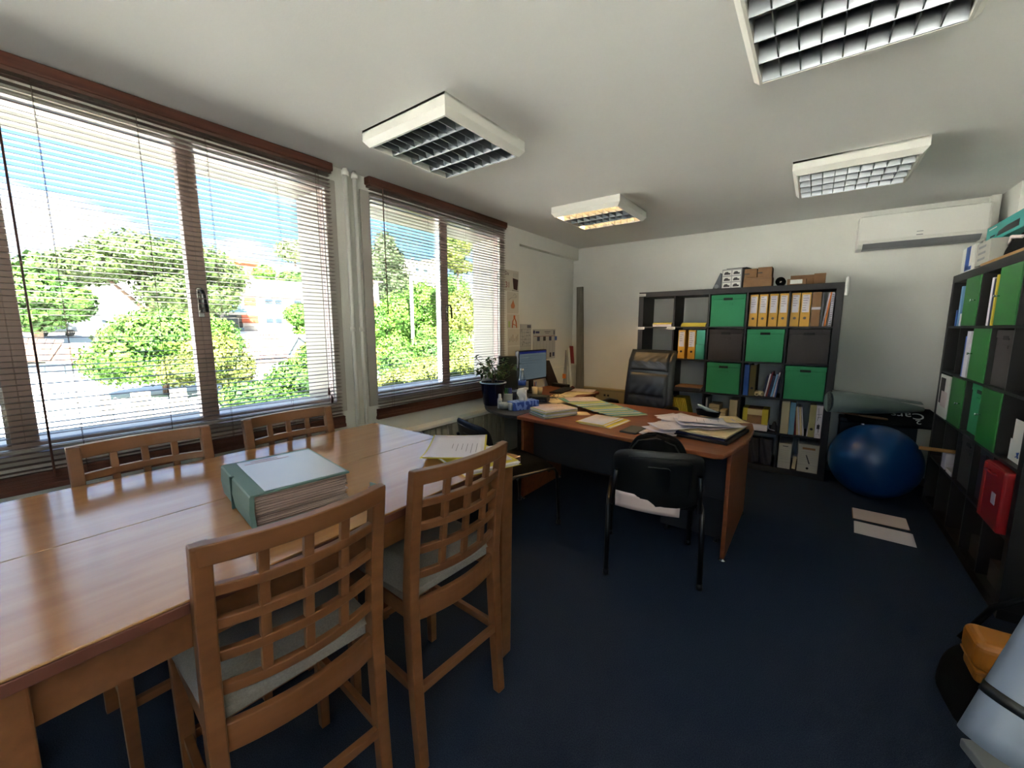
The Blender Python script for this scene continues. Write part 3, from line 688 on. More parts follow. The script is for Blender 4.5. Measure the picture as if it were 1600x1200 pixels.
# ------------------------------------------------------------------ plant on the dark corner of the desk
t = thing('potted_plant', 'small leafy plant in a dark blue glazed pot on the desk corner', 'plant', (-0.60, -1.72, DZ))
t.location = (-0.72, -1.80, DZ)
MB().lathe([(0, 0), (0.088, 0), (0.092, 0.01), (0.115, 0.19), (0.125, 0.20), (0.125, 0.215), (0.112, 0.215), (0.105, 0.19), (0, 0.185)], 28).build('pot', mat('navy_glaze', '#0c1230', 0.12), t)
MB().lathe([(0.112, 0.2155), (0.126, 0.2155), (0.1265, 0.208)], 28).build('pot_rim', mat('pale_rim', '#8d99ad', 0.25), t)
MB().lathe([(0, 0.197), (0.104, 0.195)], 24).build('soil', mat('soil', '#1c1510', 0.95), t)
br = []
for i in range(11):
    a = i * 2.4; l = random.uniform(0.12, 0.25); z1 = random.uniform(0.30, 0.44)
    p0 = (0, 0, 0.19); p1 = (0.03 * math.cos(a), 0.03 * math.sin(a), 0.28); p2 = (l * math.cos(a), l * math.sin(a), z1)
    if i % 3 == 0: p2 = (l * 1.1 * math.cos(a), l * 1.1 * math.sin(a), z1 - 0.06)
    MB().tube([p0, p1, p2], [0.008, 0.005, 0.002], 6).build('stem', mat('bark', '#4a3a28', 0.8), t); br.append((Vector(p1), Vector(p2)))
lf = MB().add([(0, 0, 0), (0.014, 0.02, 0.004), (0.0, 0.055, -0.004), (-0.014, 0.02, 0.004), (0, 0.02, -0.002)], [(0, 1, 4), (1, 2, 4), (2, 3, 4), (3, 0, 4)], True).build('leaf', LEAF, t)
first = True
for p1, p2 in br:
    for k in range(22):
        o = lf if first else dup(lf, parent=t); first = False
        q = p1.lerp(p2, random.uniform(0.25, 1.08)) + Vector([random.gauss(0, 0.020) for _ in range(3)])
        o.location = q; o.rotation_euler = (random.uniform(-1.2, 0.8), random.uniform(-.5, .5), random.uniform(0, 6.28)); s_ = random.uniform(0.7, 1.15); o.scale = (s_, s_, s_)

# ------------------------------------------------------------------ small things on the desk
t = thing('tissue_box', 'blue tissue box with a white tissue pulled up on the charcoal desk corner', 'tissue box', (-0.375, -1.80, DZ), R(40))
t.rotation_euler = (0, 0, R(68))
TB = mat('tissue_box_blue', '#2d4faa', 0.45, col2='#7d9ae0', scale=(34, 34, 22), detail=0, contrast=(0.45, 0.5))
MB().bx(-0.13, 0.13, -0.06, 0.06, 0, 0.075).build('box', TB, t, bevel=0.002)
ts = MB()
ts.grid(lambda u, v: ((u - .5) * (.06 + .05 * v) + .012 * math.sin(7 * v), .02 * math.sin(6 * u + 2 * v) * (1 - .3 * v), .07 + .125 * v - .03 * abs(u - .5)), 12, 10)
ts.grid(lambda u, v: (.03 * math.sin(5 * u) * (1 - .2 * v), (u - .5) * (.05 + .04 * v), .07 + .10 * v - .03 * abs(u - .4)), 10, 8)
ts.build('tissue', mat('tissue', '#e2e2e0', 0.9), t, solid=0.0006)
t = thing('water_bottle', 'clear plastic water bottle with a blue label behind the tissue box', 'bottle', (-0.62, -1.47, DZ))
MB().lathe([(0, 0.002), (0.035, 0.002), (0.038, 0.02), (0.037, 0.07), (0.035, 0.075), (0.038, 0.082), (0.038, 0.20), (0.033, 0.235), (0.018, 0.285), (0.013, 0.295), (0.013, 0.31)], 20).build('bottle_body', CLEARP, t)
MB().lathe([(0.0385, 0.155), (0.0392, 0.155), (0.0392, 0.205), (0.0385, 0.205)], 20).build('label_band', mat('label_blue', '#2a4fa6', 0.4), t)
MB().lathe([(0, 0.318), (0.0155, 0.318), (0.0155, 0.298), (0.013, 0.298)], 16).build('cap', WHITE, t)
t = thing('glue_bottle', 'small white bottle with a cap beside the blue plant pot', 'bottle', (-0.555, -1.91, DZ))
MB().lathe([(0, 0), (0.019, 0), (0.020, 0.004), (0.020, 0.085), (0.014, 0.095)], 16).build('bottle_body', WHITE, t)
MB().lathe([(0.014, 0.095), (0.013, 0.125), (0.010, 0.13), (0, 0.13)], 16).build('cap', mat('pale_cap', '#c6ccd0', 0.4), t)
t = thing('glass_jar', 'clear glass candle jar in front of the marker pens', 'jar', (-0.49, -1.935, DZ))
MB().lathe([(0, 0.003), (0.042, 0.003), (0.046, 0.01), (0.046, 0.075), (0.042, 0.08)], 22).build('jar_glass', CLEARP, t)
MB().lathe([(0, 0.06), (0.043, 0.06), (0.043, 0.015), (0, 0.015)], 18).build('wax', mat('wax', '#aab0ac', 0.6), t)
t = thing('small_glass_jar', 'small clear plastic pot beside the glass candle jar', 'jar', (-0.42, -1.925, DZ))
MB().lathe([(0, 0.002), (0.022, 0.002), (0.024, 0.06), (0.02, 0.065), (0, 0.066)], 16).build('pot', mat('frosted', '#b4bcc0', 0.35), t)
t = thing('marker_box', 'white box of coloured marker pens standing behind the glass jar', 'pens', (-0.66, -1.66, DZ), R(35))
MB().bx(-0.05, 0.05, -0.018, 0.018, 0, 0.09).build('box', mat('pale_pack', '#bfc3bd', 0.6), t, bevel=0.002)
for i, c in enumerate(('#b02a20', '#2f7a3a', '#1f5a40', '#24407a', '#3b3f9a')):
    MB().lathe([(0, 0), (.0085, 0), (.0085, .055), (.006, .06), (0, .06)], 10, (-.036 + i * .018, 0, .085)).build('marker', mat('marker_%d' % i, c, 0.4), t)
t = thing('dark_mug', 'dark blue mug with a pale rim behind the marker pens', 'mug', (-0.71, -1.50, DZ))
MB().lathe([(0, 0.002), (0.036, 0.002), (0.04, 0.01), (0.042, 0.10), (0.038, 0.10), (0.036, 0.012), (0, 0.01)], 20).build('cup', mat('mug_navy', '#141c3c', 0.3), t)
MB().lathe([(0.0425, 0.088), (0.0428, 0.101), (0.038, 0.102)], 20).build('rim', mat('pale_rim', '#8d99ad', 0.25), t)
t = thing('calculator', 'black desk printer box between the tissue box and the glasses', 'device', (-0.46, -1.40, DZ), R(20))
MB().bx(-0.09, 0.09, -0.07, 0.07, 0, 0.045).build('case', BLKP, t, bevel=0.004)
MB().bx(-0.085, 0.085, -0.065, 0.065, 0.046, 0.056).build('tray', mat('olive_tray', '#3a3c2c', 0.6), t, bevel=0.002)
MB().bx(0.02, 0.07, -0.0715, -0.070, 0.02, 0.028).build('badge', ALU, t)
t = thing('eyeglasses', 'dark framed eyeglasses lying on the papers of the desk return', 'glasses', (-0.43, -1.17, DZ + 0.003), R(70))
for sx in (-1, 1):
    MB().tube([(sx * .033 + .026 * math.cos(a), 0, .022 + .02 * math.sin(a)) for a in [k * math.pi / 6 for k in range(13)]], 0.0016, 5).build('rim', BLKP, t)
    MB().tube([(sx * .06, 0, .032), (sx * .066, -.06, .028), (sx * .06, -.13, .006)], 0.0016, 5).build('temple', BLKP, t)
MB().tube([(-.008, 0, .026), (0, 0, .031), (.008, 0, .026)], .0016, 5).build('bridge', BLKP, t)
t = thing('keyboard', 'black keyboard on the desk return in front of the lit monitor', 'keyboard', (-0.60, -0.70, DZ), R(-82))
MB().bx(-0.21, 0.21, -0.07, 0.07, 0, 0.016).build('case', BLKP, t, bevel=0.004)
kk = MB().bx(-.0075, .0075, -.0075, .0075, .016, .021).build('key', DKGREY, t, bevel=0.001)
f1_ = True
for r in range(5):
    for c in range(20):
        o = kk if f1_ else dup(kk, parent=t); f1_ = False
        o.location = (-.19 + c * .02, -.045 + r * .021, 0)
t = thing('computer_mouse', 'dark red and black computer mouse at the far end of the keyboard', 'mouse', (-0.60, -0.455, DZ), R(-60))
MB().grid(lambda u, v: (.05 * math.cos(u * 6.283) * math.cos(v * 1.5707), .03 * math.sin(u * 6.283) * math.cos(v * 1.5707), .032 * math.sin(v * 1.5707)), 18, 8).build('shell', mat('mouse_red', '#5a1620', 0.3), t)
MB().tube([(.02, -.004, .030), (.02, .004, .030)], .006, 8).build('wheel', BLKP, t)
def cup(name, x, y, m, h, r, label):
    q = thing(name, label, 'cup', (x, y, DZ)); MB().lathe([(0, .002), (r * .75, .002), (r, h), (r * .93, h), (r * .7, .008), (0, .008)], 16).build('cup', m, q)
cup('paper_cup', -0.62, -1.24, PAPERC, 0.11, 0.032, 'cream paper cup below the lit monitor')
cup('pen_cup', -0.69, -1.14, DKGREY, 0.09, 0.03, 'dark pen pot beside the cream cup below the monitor')
MB().tube([(0, 0, .01), (.015, .01, .15)], .004, 6).build('pen', BLUEP, D.objects['pen_cup'])
MB().tube([(0, .01, .01), (-.012, .02, .14)], .004, 6).build('pen', RED, D.objects['pen_cup'])
cup('yellowish_cup', -0.70, -1.02, PAPERC, 0.07, 0.035, 'low cream pot under the right edge of the lit monitor')
t = thing('black_box', 'flat black box at the back end of the desk return', 'box', (-0.80, -0.40, DZ), R(-8))
t.location = (-0.78, -0.425, DZ); t.rotation_euler = (0, 0, R(-12))
MB().bx(-0.12, 0.12, -0.035, 0.035, 0, 0.035).build('case', BLKP, t, bevel=0.003)
MB().bx(-0.12, 0.12, -0.035, 0.035, 0.0355, 0.04).build('lid', DKGREY, t, bevel=0.001)

# papers on the return and desk
sheet('return_paper', (-0.44, -0.93), 0.24, 0.34, R(12), DZ + 0.001, PAPERC, 'cream sheet under the eyeglasses on the desk return', 'paper', lines=4)
sheet('return_paper', (-0.38, -0.72), 0.21, 0.30, R(-30), DZ + 0.0025, PAPERC, 'cream sheet between the keyboard and the edge of the desk return', 'paper', lines=3)
sheet('return_paper', (-0.42, -0.52), 0.20, 0.26, R(-75), DZ + 0.0045, PAPERP, 'pinkish sheet at the far corner of the desk return', 'paper', lines=4)
sheet('return_paper', (-0.33, -1.27), 0.21, 0.28, R(50), DZ + 0.001, PAPERC, 'cream sheet lying beside the black device on the desk', 'paper', lines=2)
sheet('return_paper', (-0.27, -1.52), 0.2, 0.12, R(60), DZ + 0.001, PAPERP, 'pinkish sheet strip lying between tissue box and folder stacks', 'paper')
# stack beside the tissue box
STK = [('blue_folder', FOLB), ('green_folder', FOLG), ('blue_folder', FOLB), ('lime_folder', FOLL)]
z = DZ + 0.001
names = ['bottom', 'second', 'third', 'topmost']
for i, (n_, m_) in enumerate(STK):
    folder(n_, (-0.035 + random.uniform(-.01, .01), -1.85 + random.uniform(-.01, .01)), 0.24, 0.33, R(-24 + random.uniform(-4, 4)), z, m_, '%s pastel folder, %s of the stack of four beside the tissue box' % (n_.split('_')[0], names[i]), 'folders stacked beside the tissue box', th=0.0135, pages=PAPER if i % 2 else PAPERC)
    z += 0.0145
sheet('cover_letter', (-0.03, -1.85), 0.21, 0.30, R(-24), z + 0.001, PAPERP, 'white letter on top of the folder stack beside the tissue box', 'paper', lines=6)
sheet('loose_page', (0.12, -1.70), 0.13, 0.18, R(-50), DZ + 0.001, PAPERC, 'small cream slip lying between the two folder stacks on the desk', 'paper')
# fan of folders across the middle
fan = [(-0.06, -1.33), (0.00, -1.35), (0.06, -1.37), (0.12, -1.39), (0.18, -1.41), (0.24, -1.43), (0.30, -1.44), (0.36, -1.45), (0.42, -1.47)]
cm = [FOLG, FOLL, FOLB, FOLG, FOLL, FOLB, FOLG, FOLB, FOLG]
desc = ['leftmost', 'second from the left', 'third from the left', 'fourth from the left', 'middle', 'fourth from the right', 'third from the right', 'second from the right', 'rightmost']
for i in range(len(fan) - 1, -1, -1):
    x, y = fan[i]; k = len(fan) - 1 - i
    t = folder('fanned_folder', (x, y), 0.24, 0.33, R(-38), DZ + 0.002 + 0.0052 * k, cm[i], '%s pastel folder, %s of the nine fanned out across the desk' % ({FOLG: 'green', FOLL: 'lime', FOLB: 'blue'}[cm[i]], desc[i]), 'folders fanned out across the desk', th=0.005, n=1, pages=PAPERC)
sheet('cover_letter', (-0.05, -1.30), 0.21, 0.30, R(-45), DZ + 0.002 + 0.0052 * 9 + 0.002, PAPERP, 'pinkish letter on the left end of the fanned folders', 'paper', lines=5)
# yellow folder in front
folder('yellow_folder', (0.43, -1.86), 0.27, 0.34, R(-4), DZ + 0.001, YELF, 'yellow edged folder lying at the front edge of the desk, lower one of two', th=0.006, n=1)
folder('yellow_folder', (0.395, -1.86), 0.25, 0.33, R(-3), DZ + 0.0085, YELF, 'yellow folder with a letter on top, at the front edge of the desk', th=0.005, n=1)
sheet('cover_letter', (0.385, -1.86), 0.21, 0.30, R(-3), DZ + 0.0150, PAPER, 'white letter on the yellow folders at the front edge of the desk', 'paper', lines=4)
t = thing('tablet', 'thin dark grey tablet case lying near the front edge of the desk', 'tablet', (0.70, -1.985, DZ), R(-3))
MB().bx(-0.06, 0.06, -0.10, 0.10, 0, 0.011).build('case', DKGREY, t, bevel=0.003)
MB().bx(-0.055, 0.055, -0.095, 0.095, 0.0112, 0.0125).build('cover', mat('tablet_cover', '#3f423e', 0.5), t)
# heap of loose papers on the right end: an open laptop case/black portfolio under it
t = thing('black_portfolio', 'black portfolio under the heap of white papers at the right end of the desk', 'portfolio', (1.16, -1.74, DZ), R(-8))
MB().bx(-0.16, 0.17, -0.25, 0.22, 0, 0.022).build('cover', BLKP, t, bevel=0.006)
MB().bx(-0.155, 0.15, -0.235, 0.20, 0.023, 0.034).build('navy_insert', NAVY, t, 'navy insert', bevel=0.002)
MB().bx(-0.14, 0.155, -0.225, 0.20, 0.035, 0.045).build('page_bundle', PAPERC, t)
hp = [((0.88, -1.93), 0.21, 0.30, -20), ((0.87, -1.88), 0.21, 0.30, 8), ((0.90, -1.84), 0.21, 0.30, -32), ((0.93, -1.80), 0.21, 0.30, 20), ((0.90, -1.72), 0.21, 0.30, -12),
      ((0.95, -1.66), 0.30, 0.21, 15), ((0.86, -1.55), 0.21, 0.2, -28), ((0.98, -1.53), 0.24, 0.17, 5), ((0.92, -1.60), 0.21, 0.30, -20), ((0.95, -1.90), 0.21, 0.28, -40)]
for i, (c, a, b, r_) in enumerate(hp):
    sheet('loose_sheet', c, a, b, R(r_), DZ + 0.002 + 0.0055 * i, PAPER if i % 3 != 1 else PAPERP, 'loose printed sheet, %s paper heap beside the black portfolio' % ['at the very bottom of the', 'just above the lowest of the', 'third from below in the', 'fourth from below in the', 'fifth from below in the', 'sixth from below in the', 'folded newspaper page in the', 'second from the top of the', 'on the very top of the', 'slid out to the front of the'][i], 'paper', 'loose sheets heaped on the desk', curl=0.012, lines=7 if i in (3, 6, 7, 8) else 3, th=0.0016)
hp2 = [((1.16, -1.70), 0.25, 0.33, -35), ((1.19, -1.62), 0.21, 0.30, 25), ((1.20, -1.55), 0.21, 0.26, -60), ((1.10, -1.76), 0.24, 0.33, -62), ((1.08, -1.72), 0.21, 0.30, -75)]
for i, (c, a, b, r_) in enumerate(hp2):
    sheet('loose_sheet', c, a, b, R(r_), DZ + 0.049 + 0.006 * i, [PAPERP, PAPER, PAPERC, PAPER, PAPER][i], 'loose sheet on the black portfolio, %s' % ['lowest, poking out to the right', 'white one angled to the back', 'cream one with curled corner', 'wide one hanging over the front', 'top one under the glasses case'][i], 'paper', 'loose sheets on the portfolio', curl=0.016, lines=4 if i == 4 else 2, th=0.0016)
t = thing('glasses_case', 'open black spectacle case with pale lining on top of the paper heap', 'spectacle case', (1.10, -1.60, DZ + 0.092), R(-18))
def cs(u, v): 
    a = u * 6.283; ph = v * 1.5707
    return (.085 * math.copysign(abs(math.cos(a)) ** .7, math.cos(a)) * (1 - .12 * (1 - v)), .035 * math.copysign(abs(math.sin(a)) ** .7, math.sin(a)) * (1 - .12 * (1 - v)), .038 * v)
MB().grid(cs, 28, 5).build('lower_shell', BLKF, t, solid=0.003)
MB().prism([(.08 * math.cos(k * .4488), .032 * math.sin(k * .4488)) for k in range(14)], .0, .004).build('bottom', BLKF, t)
lid = MB(); lid.M = Matrix.Translation((0, .032, .04)) @ Matrix.Rotation(R(-24), 4, 'X') @ Matrix.Rotation(R(12), 4, 'Y')
lid.grid(lambda u, v: (.085 * math.cos(u * 6.283) * math.cos(v * 1.57), -.034 + .035 * math.sin(u * 6.283) * math.cos(v * 1.57), -.022 * math.sin(v * 1.57)), 26, 7)
lid.build('lid', mat('case_lining', '#7d8985', 0.5), t, 'pale lined lid', solid=0.002)
# floor folders
folder('cream_folder', (2.18, -0.70), 0.32, 0.23, R(-2), 0.001, CARD, 'brownish folder with papers lying on the carpet, the one nearer the ball', th=0.008, pages=PAPERP, top=False)
folder('pale_folder', (2.175, -0.985), 0.32, 0.23, R(-3), 0.001, PAPER, 'white folder lying on the carpet in front of the brownish one', th=0.006, pages=PAPER, top=False)

# ------------------------------------------------------------------ shelving units (5 x 5)
def shelf_unit(label, loc, rz, pitch=0.351, length=1.85):
    """local x along the front, y depth (0 front .. 0.39), z up"""
    t = thing('shelving_unit', label, 'shelving unit', loc, rz)
    o = 0.0555; inn = (length - 2 * o - 4 * 0.016) / 5
    MB().bx(0, length, 0, 0.39, 1.85 - o, 1.85).build('top_panel', BLACKBROWN, t, bevel=0.002)
    MB().bx(0, length, 0, 0.39, 0, o).build('bottom_panel', BLACKBROWN, t, bevel=0.002)
    MB().bx(0, o, 0, 0.39, o, 1.85 - o).build('side_panel', BLACKBROWN, t, bevel=0.002)
    MB().bx(length - o, length, 0, 0.39, o, 1.85 - o).build('side_panel', BLACKBROWN, t, bevel=0.002)
    xs = [o + i * (inn + 0.016) for i in range(5)]
    zs = [o + i * 0.351 for i in range(5)]
    for i in range(4): MB().bx(o, length - o, 0.003, 0.388, zs[i] + 0.335, zs[i] + 0.351).build('shelf', BLACKBROWN, t)
    dv = MB().bx(-0.008, 0.008, 0.004, 0.388, 0, 0.335).build('divider', BLACKBROWN, t)
    f_ = True
    for r in range(5):
        for c in range(4):
            q = dv if f_ else dup(dv, parent=t); f_ = False
            q.location = (xs[c] + inn + 0.008, 0, zs[r])
    return t, xs, zs, inn
u1, X1, Z1, I1 = shelf_unit('black-brown cube shelving unit of five by five cells standing at the back wall', (0, 0, 0), 0)
ROWN = ['bottom', 'fourth', 'middle', 'second', 'top']         # by index from the bottom
COLN = ['first', 'second', 'third', 'fourth', 'fifth']
def cell(u, c, r):                      # world frame matrix of a cell's front lower left corner
    if u == 1: return Matrix.Translation((X1[c], 0, Z1[r]))
    # right unit: front faces -x, column 0 is the far one; local x runs towards the camera
    return Matrix.Translation((2.515, 0, 0)) @ Matrix.Rotation(-math.pi / 2, 4, 'Z') @ Matrix.Translation((X2[c], 0, Z2[r]))
def wloc(u, c, r, x, y, z=0.0):
    v = cell(u, c, r) @ Vector((x, y, z)); return v
def rot(u, a=0): return (0 if u == 1 else -math.pi / 2) + a
PLACE = {1: 'back wall unit', 2: 'right hand unit'}

def storage_box(u, c, r, m, label, group, dy=0.012, wd=0.322):
    t = thing('storage_box', label, 'storage box', wloc(u, c, r, I1 / 2 if u == 1 else I2 / 2, dy), rot(u), group)
    h = 0.325; w2 = (wd if u == 1 else I2 - 0.012) / 2
    MB().bx(-w2 + .003, w2 - .003, .003, .36, 0.0005, h - 0.045).build('box', m, t, bevel=0.003)
    MB().bx(-w2, w2, 0, .363, h - 0.045, h).build('lid', m, t, bevel=0.003)
    MB().tube([(-.036, -0.0006, h - .062), (-.036, -.0006, h - .062)], .0001, 3) 
    MB().bx(-.042, .042, -0.0015, .003, h - .055 - .0, h - .032).build('hand_hole', BLACKHOLE, t)
    MB().bx(-.045, .045, -.0012, .003, h - .105, h - .083).build('label_holder', m, t, bevel=0.0005)
    return t
G_ = 'green storage boxes in the back wall unit'; K_ = 'dark grey storage boxes in the back wall unit'
for c, r in ((2, 4), (3, 3), (2, 2), (4, 2)):
    storage_box(1, c, r, GREENBOX, 'green storage box in the %s row, %s column of the back wall unit' % (ROWN[r], COLN[c]), G_)
for c, r in ((2, 3), (4, 3)):
    storage_box(1, c, r, GREYBOX, 'dark grey storage box in the second row, %s column of the back wall unit' % COLN[c], K_)

def binder(u, c, r, x, wdt, m, label, group=None, name='binder', h=0.315, d=0.285, dy=0.03, lab=True, lean=0, hole=True, labm=None, lines=5):
    t = thing(name, label, 'binder', wloc(u, c, r, x + wdt / 2, dy), rot(u), group)
    if lean: t.rotation_euler = (0, 0, 0); t.matrix_basis = Matrix.Translation(wloc(u, c, r, x + wdt / 2, dy)) @ Matrix.Rotation(rot(u), 4, 'Z') @ Matrix.Rotation(lean, 4, 'Y')
    w2 = wdt / 2
    MB().bx(-w2, w2, 0, 0.003, 0, h).bx(-w2, -w2 + .003, .003, d, 0, h).bx(w2 - .003, w2, .003, d, 0, h).build('cover', m, t)
    MB().bx(-w2 + .004, w2 - .004, .012, d - .01, .004, h - .02).build('page_bundle', PAPERC, t)
    if lab:
        lb = MB().bx(-w2 + .009, w2 - .009, -0.0008, .0002, h * .42, h * .94).build('spine_label', labm or PAPER, t, 'white spine label')
        ll = MB()
        for i in range(lines):
            zz = h * (.90 - .07 * i); ll.bx(-w2 + .014, -w2 + .014 + (wdt - .03) * random.uniform(.5, 1), -.0012, -.0007, zz, zz + .004)
        ll.build('lettering', INK, lb)
    if hole:
        MB().tube([(0, -.0015, h * .25), (0, .004, h * .25)], min(.012, w2 * .5), 14).build('finger_ring', BLKM, t)
    return t
def leanbox(u, c, r, x, wdt, m, label, cat='book', group=None, name='book', h=0.27, d=0.21, dy=0.06, lean=0, cover=None):
    t = thing(name, label, cat, (0, 0, 0), 0, group)
    t.matrix_basis = Matrix.Translation(wloc(u, c, r, x + wdt / 2, dy, abs(math.sin(lean)) * wdt / 2)) @ Matrix.Rotation(rot(u), 4, 'Z') @ Matrix.Rotation(lean, 4, 'Y')
    w2 = wdt / 2
    MB().bx(-w2, w2, 0, .002, 0, h).bx(-w2, -w2 + .0015, .002, d, 0, h).bx(w2 - .0015, w2, .002, d, 0, h).build('cover', m, t, bevel=0.0006)
    MB().bx(-w2 + .0016, w2 - .0016, .003, d - .004, .003, h - .004).build('page_bundle', cover or PAPER, t)
    return t
# top row of the back unit
GB = 'yellow lever arch binders in the back wall unit'
x = 0.012
for i, nm in enumerate(('first', 'second', 'third', 'fourth')):
    binder(1, 3, 4, x, 0.072, YELB, 'yellow binder, %s from the left in the row of four beside the top green box' % nm, GB); x += 0.082 if i != 1 else 0.086
binder(1, 4, 4, 0.006, 0.070, YELB, 'yellow binder at the left end of the top right cell', GB)
binder(1, 4, 4, 0.083, 0.074, YELB, 'yellow binder with much lettering, second in the top right cell', GB, lines=7)
t = thing('cardboard_sleeve', 'brown cardboard file with a white band in the top right cell', 'file', wloc(1, 4, 4, 0.200, 0.03), 0)
MB().bx(-.034, .034, 0, .26, 0, .315).build('cover', CARD, t, bevel=0.003)
MB().bx(-.0345, .0345, -.001, .2, .155, .178).build('band', PAPER, t)
leanbox(1, 4, 4, 0.24, 0.012, GREYP, 'thin grey folder beside the banded cardboard file', 'folder', name='folder', h=.30)
leanbox(1, 4, 4, 0.256, 0.010, PAPER, 'thin leaning white folder in the top right cell', 'folder', name='folder', h=.30, lean=R(6))
leanbox(1, 4, 4, 0.270, 0.012, ORANGE, 'thin leaning orange folder in the top right cell', 'folder', name='folder', h=.315, lean=R(5))
t = leanbox(1, 4, 4, 0.300, 0.022, PAPER, 'white spiral-bound document at the right end of the top row', 'document', name='spiral_document', h=.30, lean=R(1.5), dy=.03)
for i in range(18): MB().tube([(-.008, -.003, .01 + i * .0162), (.008, -.003, .01 + i * .0162)], .0028, 6).build('spiral_ring', BLKM, t)
# stacks of flat papers
def flat_stack(u, c, r, x0, x1, items, base):
    z = 0.0008
    for i, (m, th, lbl) in enumerate(items):
        j = random.uniform(-.008, .008)
        t = thing(base, lbl, 'folder', wloc(u, c, r, (x0 + x1) / 2 + j, 0.02), rot(u, R(random.uniform(-2, 2))))
        w2 = (x1 - x0) / 2 - .01
        MB().bx(-w2, w2, 0, .24, 0, .0015).bx(-w2, w2, 0, .24, th - .0015, th).bx(-w2, w2, -.001, .0015, 0, th).build('cover', m, t)
        MB().bx(-w2 + .004, w2 - .004, .003, .235, .0016, th - .0016).build('page_bundle', PAPER, t)
        z0 = t.location.z; t.location.z = z0 + z; z += th + .0006
flat_stack(1, 0, 4, 0.10, 0.33, [(PAPER, .02, 'white paper stack at the bottom of the first cell in the top row'), (PAPERC, .012, 'cream folder on the paper stack in the first top cell'), (YELF, .010, 'yellow folder on top of the stack in the first top cell')], 'flat_folder')
flat_stack(1, 1, 4, 0.06, 0.33, [(YELF, .014, 'lowest yellow folder in the second cell of the top row'), (YELF, .014, 'middle yellow folder in the second cell of the top row'), (YELF, .012, 'top yellow folder in the second cell of the top row')], 'flat_folder')
flat_stack(1, 0, 3, 0.10, 0.33, [(YELF, .018, 'yellow folder lying in the first cell of the second row, beside the chair top'), (CARD, .012, 'brown folder on the yellow one in the first cell of the second row')], 'flat_folder')
flat_stack(1, 0, 2, 0.05, 0.33, [(PAPER, .02, 'white paper pile in the middle row behind the office chair'), (YELF, .02, 'yellow folder on the pile in the middle row behind the office chair')], 'flat_folder')
flat_stack(1, 1, 2, 0.03, 0.32, [(DKGREY, .03, 'dark tray in the second cell of the middle row'), (CARD, .012, 'brown folder lying on the dark tray in the middle row')], 'flat_tray')
# second row
binder(1, 1, 3, 0.045, 0.072, YELB, 'left yellow binder of the two in the second row', GB)
binder(1, 1, 3, 0.150, 0.074, YELB, 'right yellow binder in the second row, beside the green file', GB, lines=8)
t = thing('green_file', 'blue-green folding file beside the yellow binders in the second row', 'file', wloc(1, 1, 3, 0.275, 0.03), 0)
GF = mat('file_green', '#3d9a82', 0.6)
MB().bx(-.045, .043, 0, .25, 0, .16).build('lower_half', GF, t, bevel=0.003); MB().bx(-.040, .045, .0, .25, .161, .315).build('upper_half', GF, t, bevel=0.003)
# middle row fourth cell
binder(1, 3, 2, 0.010, 0.045, BLUEP, 'bright blue binder at the left of the middle row book cell', name='binder', lab=False, hole=False)
binder(1, 3, 2, 0.062, 0.052, OLIVE, 'olive binder beside the bright blue one', lab=False)
t = thing('paper_roll', 'short pale paper roll lying in front of the books in the middle row', 'paper roll', wloc(1, 3, 2, 0.135, 0.04), 0)
MB().lathe([(.010, 0), (.022, 0), (.022, .10), (.010, .10), (.010, 0)], 16).build('roll', PAPERC, t)
t.rotation_euler = (R(-90), 0, R(20)); t.location.z += .0225
t = thing('paper_roll', 'second pale paper roll lying beside the books in the middle row', 'paper roll', wloc(1, 3, 2, 0.18, 0.05), 0)
MB().lathe([(.008, 0), (.026, 0), (.026, .12), (.008, .12), (.008, 0)], 16).build('roll', PAPERC, t)
t.rotation_euler = (R(-90), 0, R(35)); t.location.z += .0265
bk_ = [(0.205, .018, NAVY, 'leaning navy book, first in the middle row book cell'), (0.226, .012, PAPER, 'thin white leaning book between the navy and red ones'), (0.241, .012, REDP, 'thin red leaning book in the middle row'), (0.256, .020, NAVY, 'tall navy leaning book with a dark top'), (0.280, .016, BLUEL, 'light blue leaning book in the middle row'), (0.300, .014, PAPER, 'white leaning book at the right of the light blue one'), (0.317, .010, BLUEP, 'thin blue book at the right end of the middle row cell')]
for i, (x, wd, m, lb) in enumerate(bk_): leanbox(1, 3, 2, x - .03, wd, m, lb, h=.215 + .02 * (i % 3), lean=R(9 if i < 6 else 5), group='books in the middle row cell')
# fourth row
flr = [('cardboard_folder', CARD, 0.010, .015, 'brown cardboard folder leaning in the fourth row left of the yellow folders')]
leanbox(1, 1, 1, 0.012, 0.020, CARD, 'brown leaning folder at the left of the yellow folders behind the desk', 'folder', name='cardboard_folder', h=.27, lean=R(-3))
for i in range(8):
    leanbox(1, 1, 1, 0.06 + i * 0.019, 0.013, YELF, 'yellow leaning folder, %s from the left in the fourth row' % ['first', 'second', 'third', 'fourth', 'fifth', 'sixth', 'seventh', 'eighth'][i], 'folder', 'leaning yellow folders in the fourth row', 'leaning_folder', h=.26, lean=R(-13), cover=PAPERC)
for i in range(5): leanbox(1, 0, 1, 0.20 + i * 0.022, 0.014, [YELF, CARD, PAPERC, YELF, CARD][i], 'folder half hidden by the office chair arm, %s in the fourth row' % ['first', 'second', 'third', 'fourth', 'last'][i], 'folder', name='leaning_folder', h=.25, lean=R(-6))
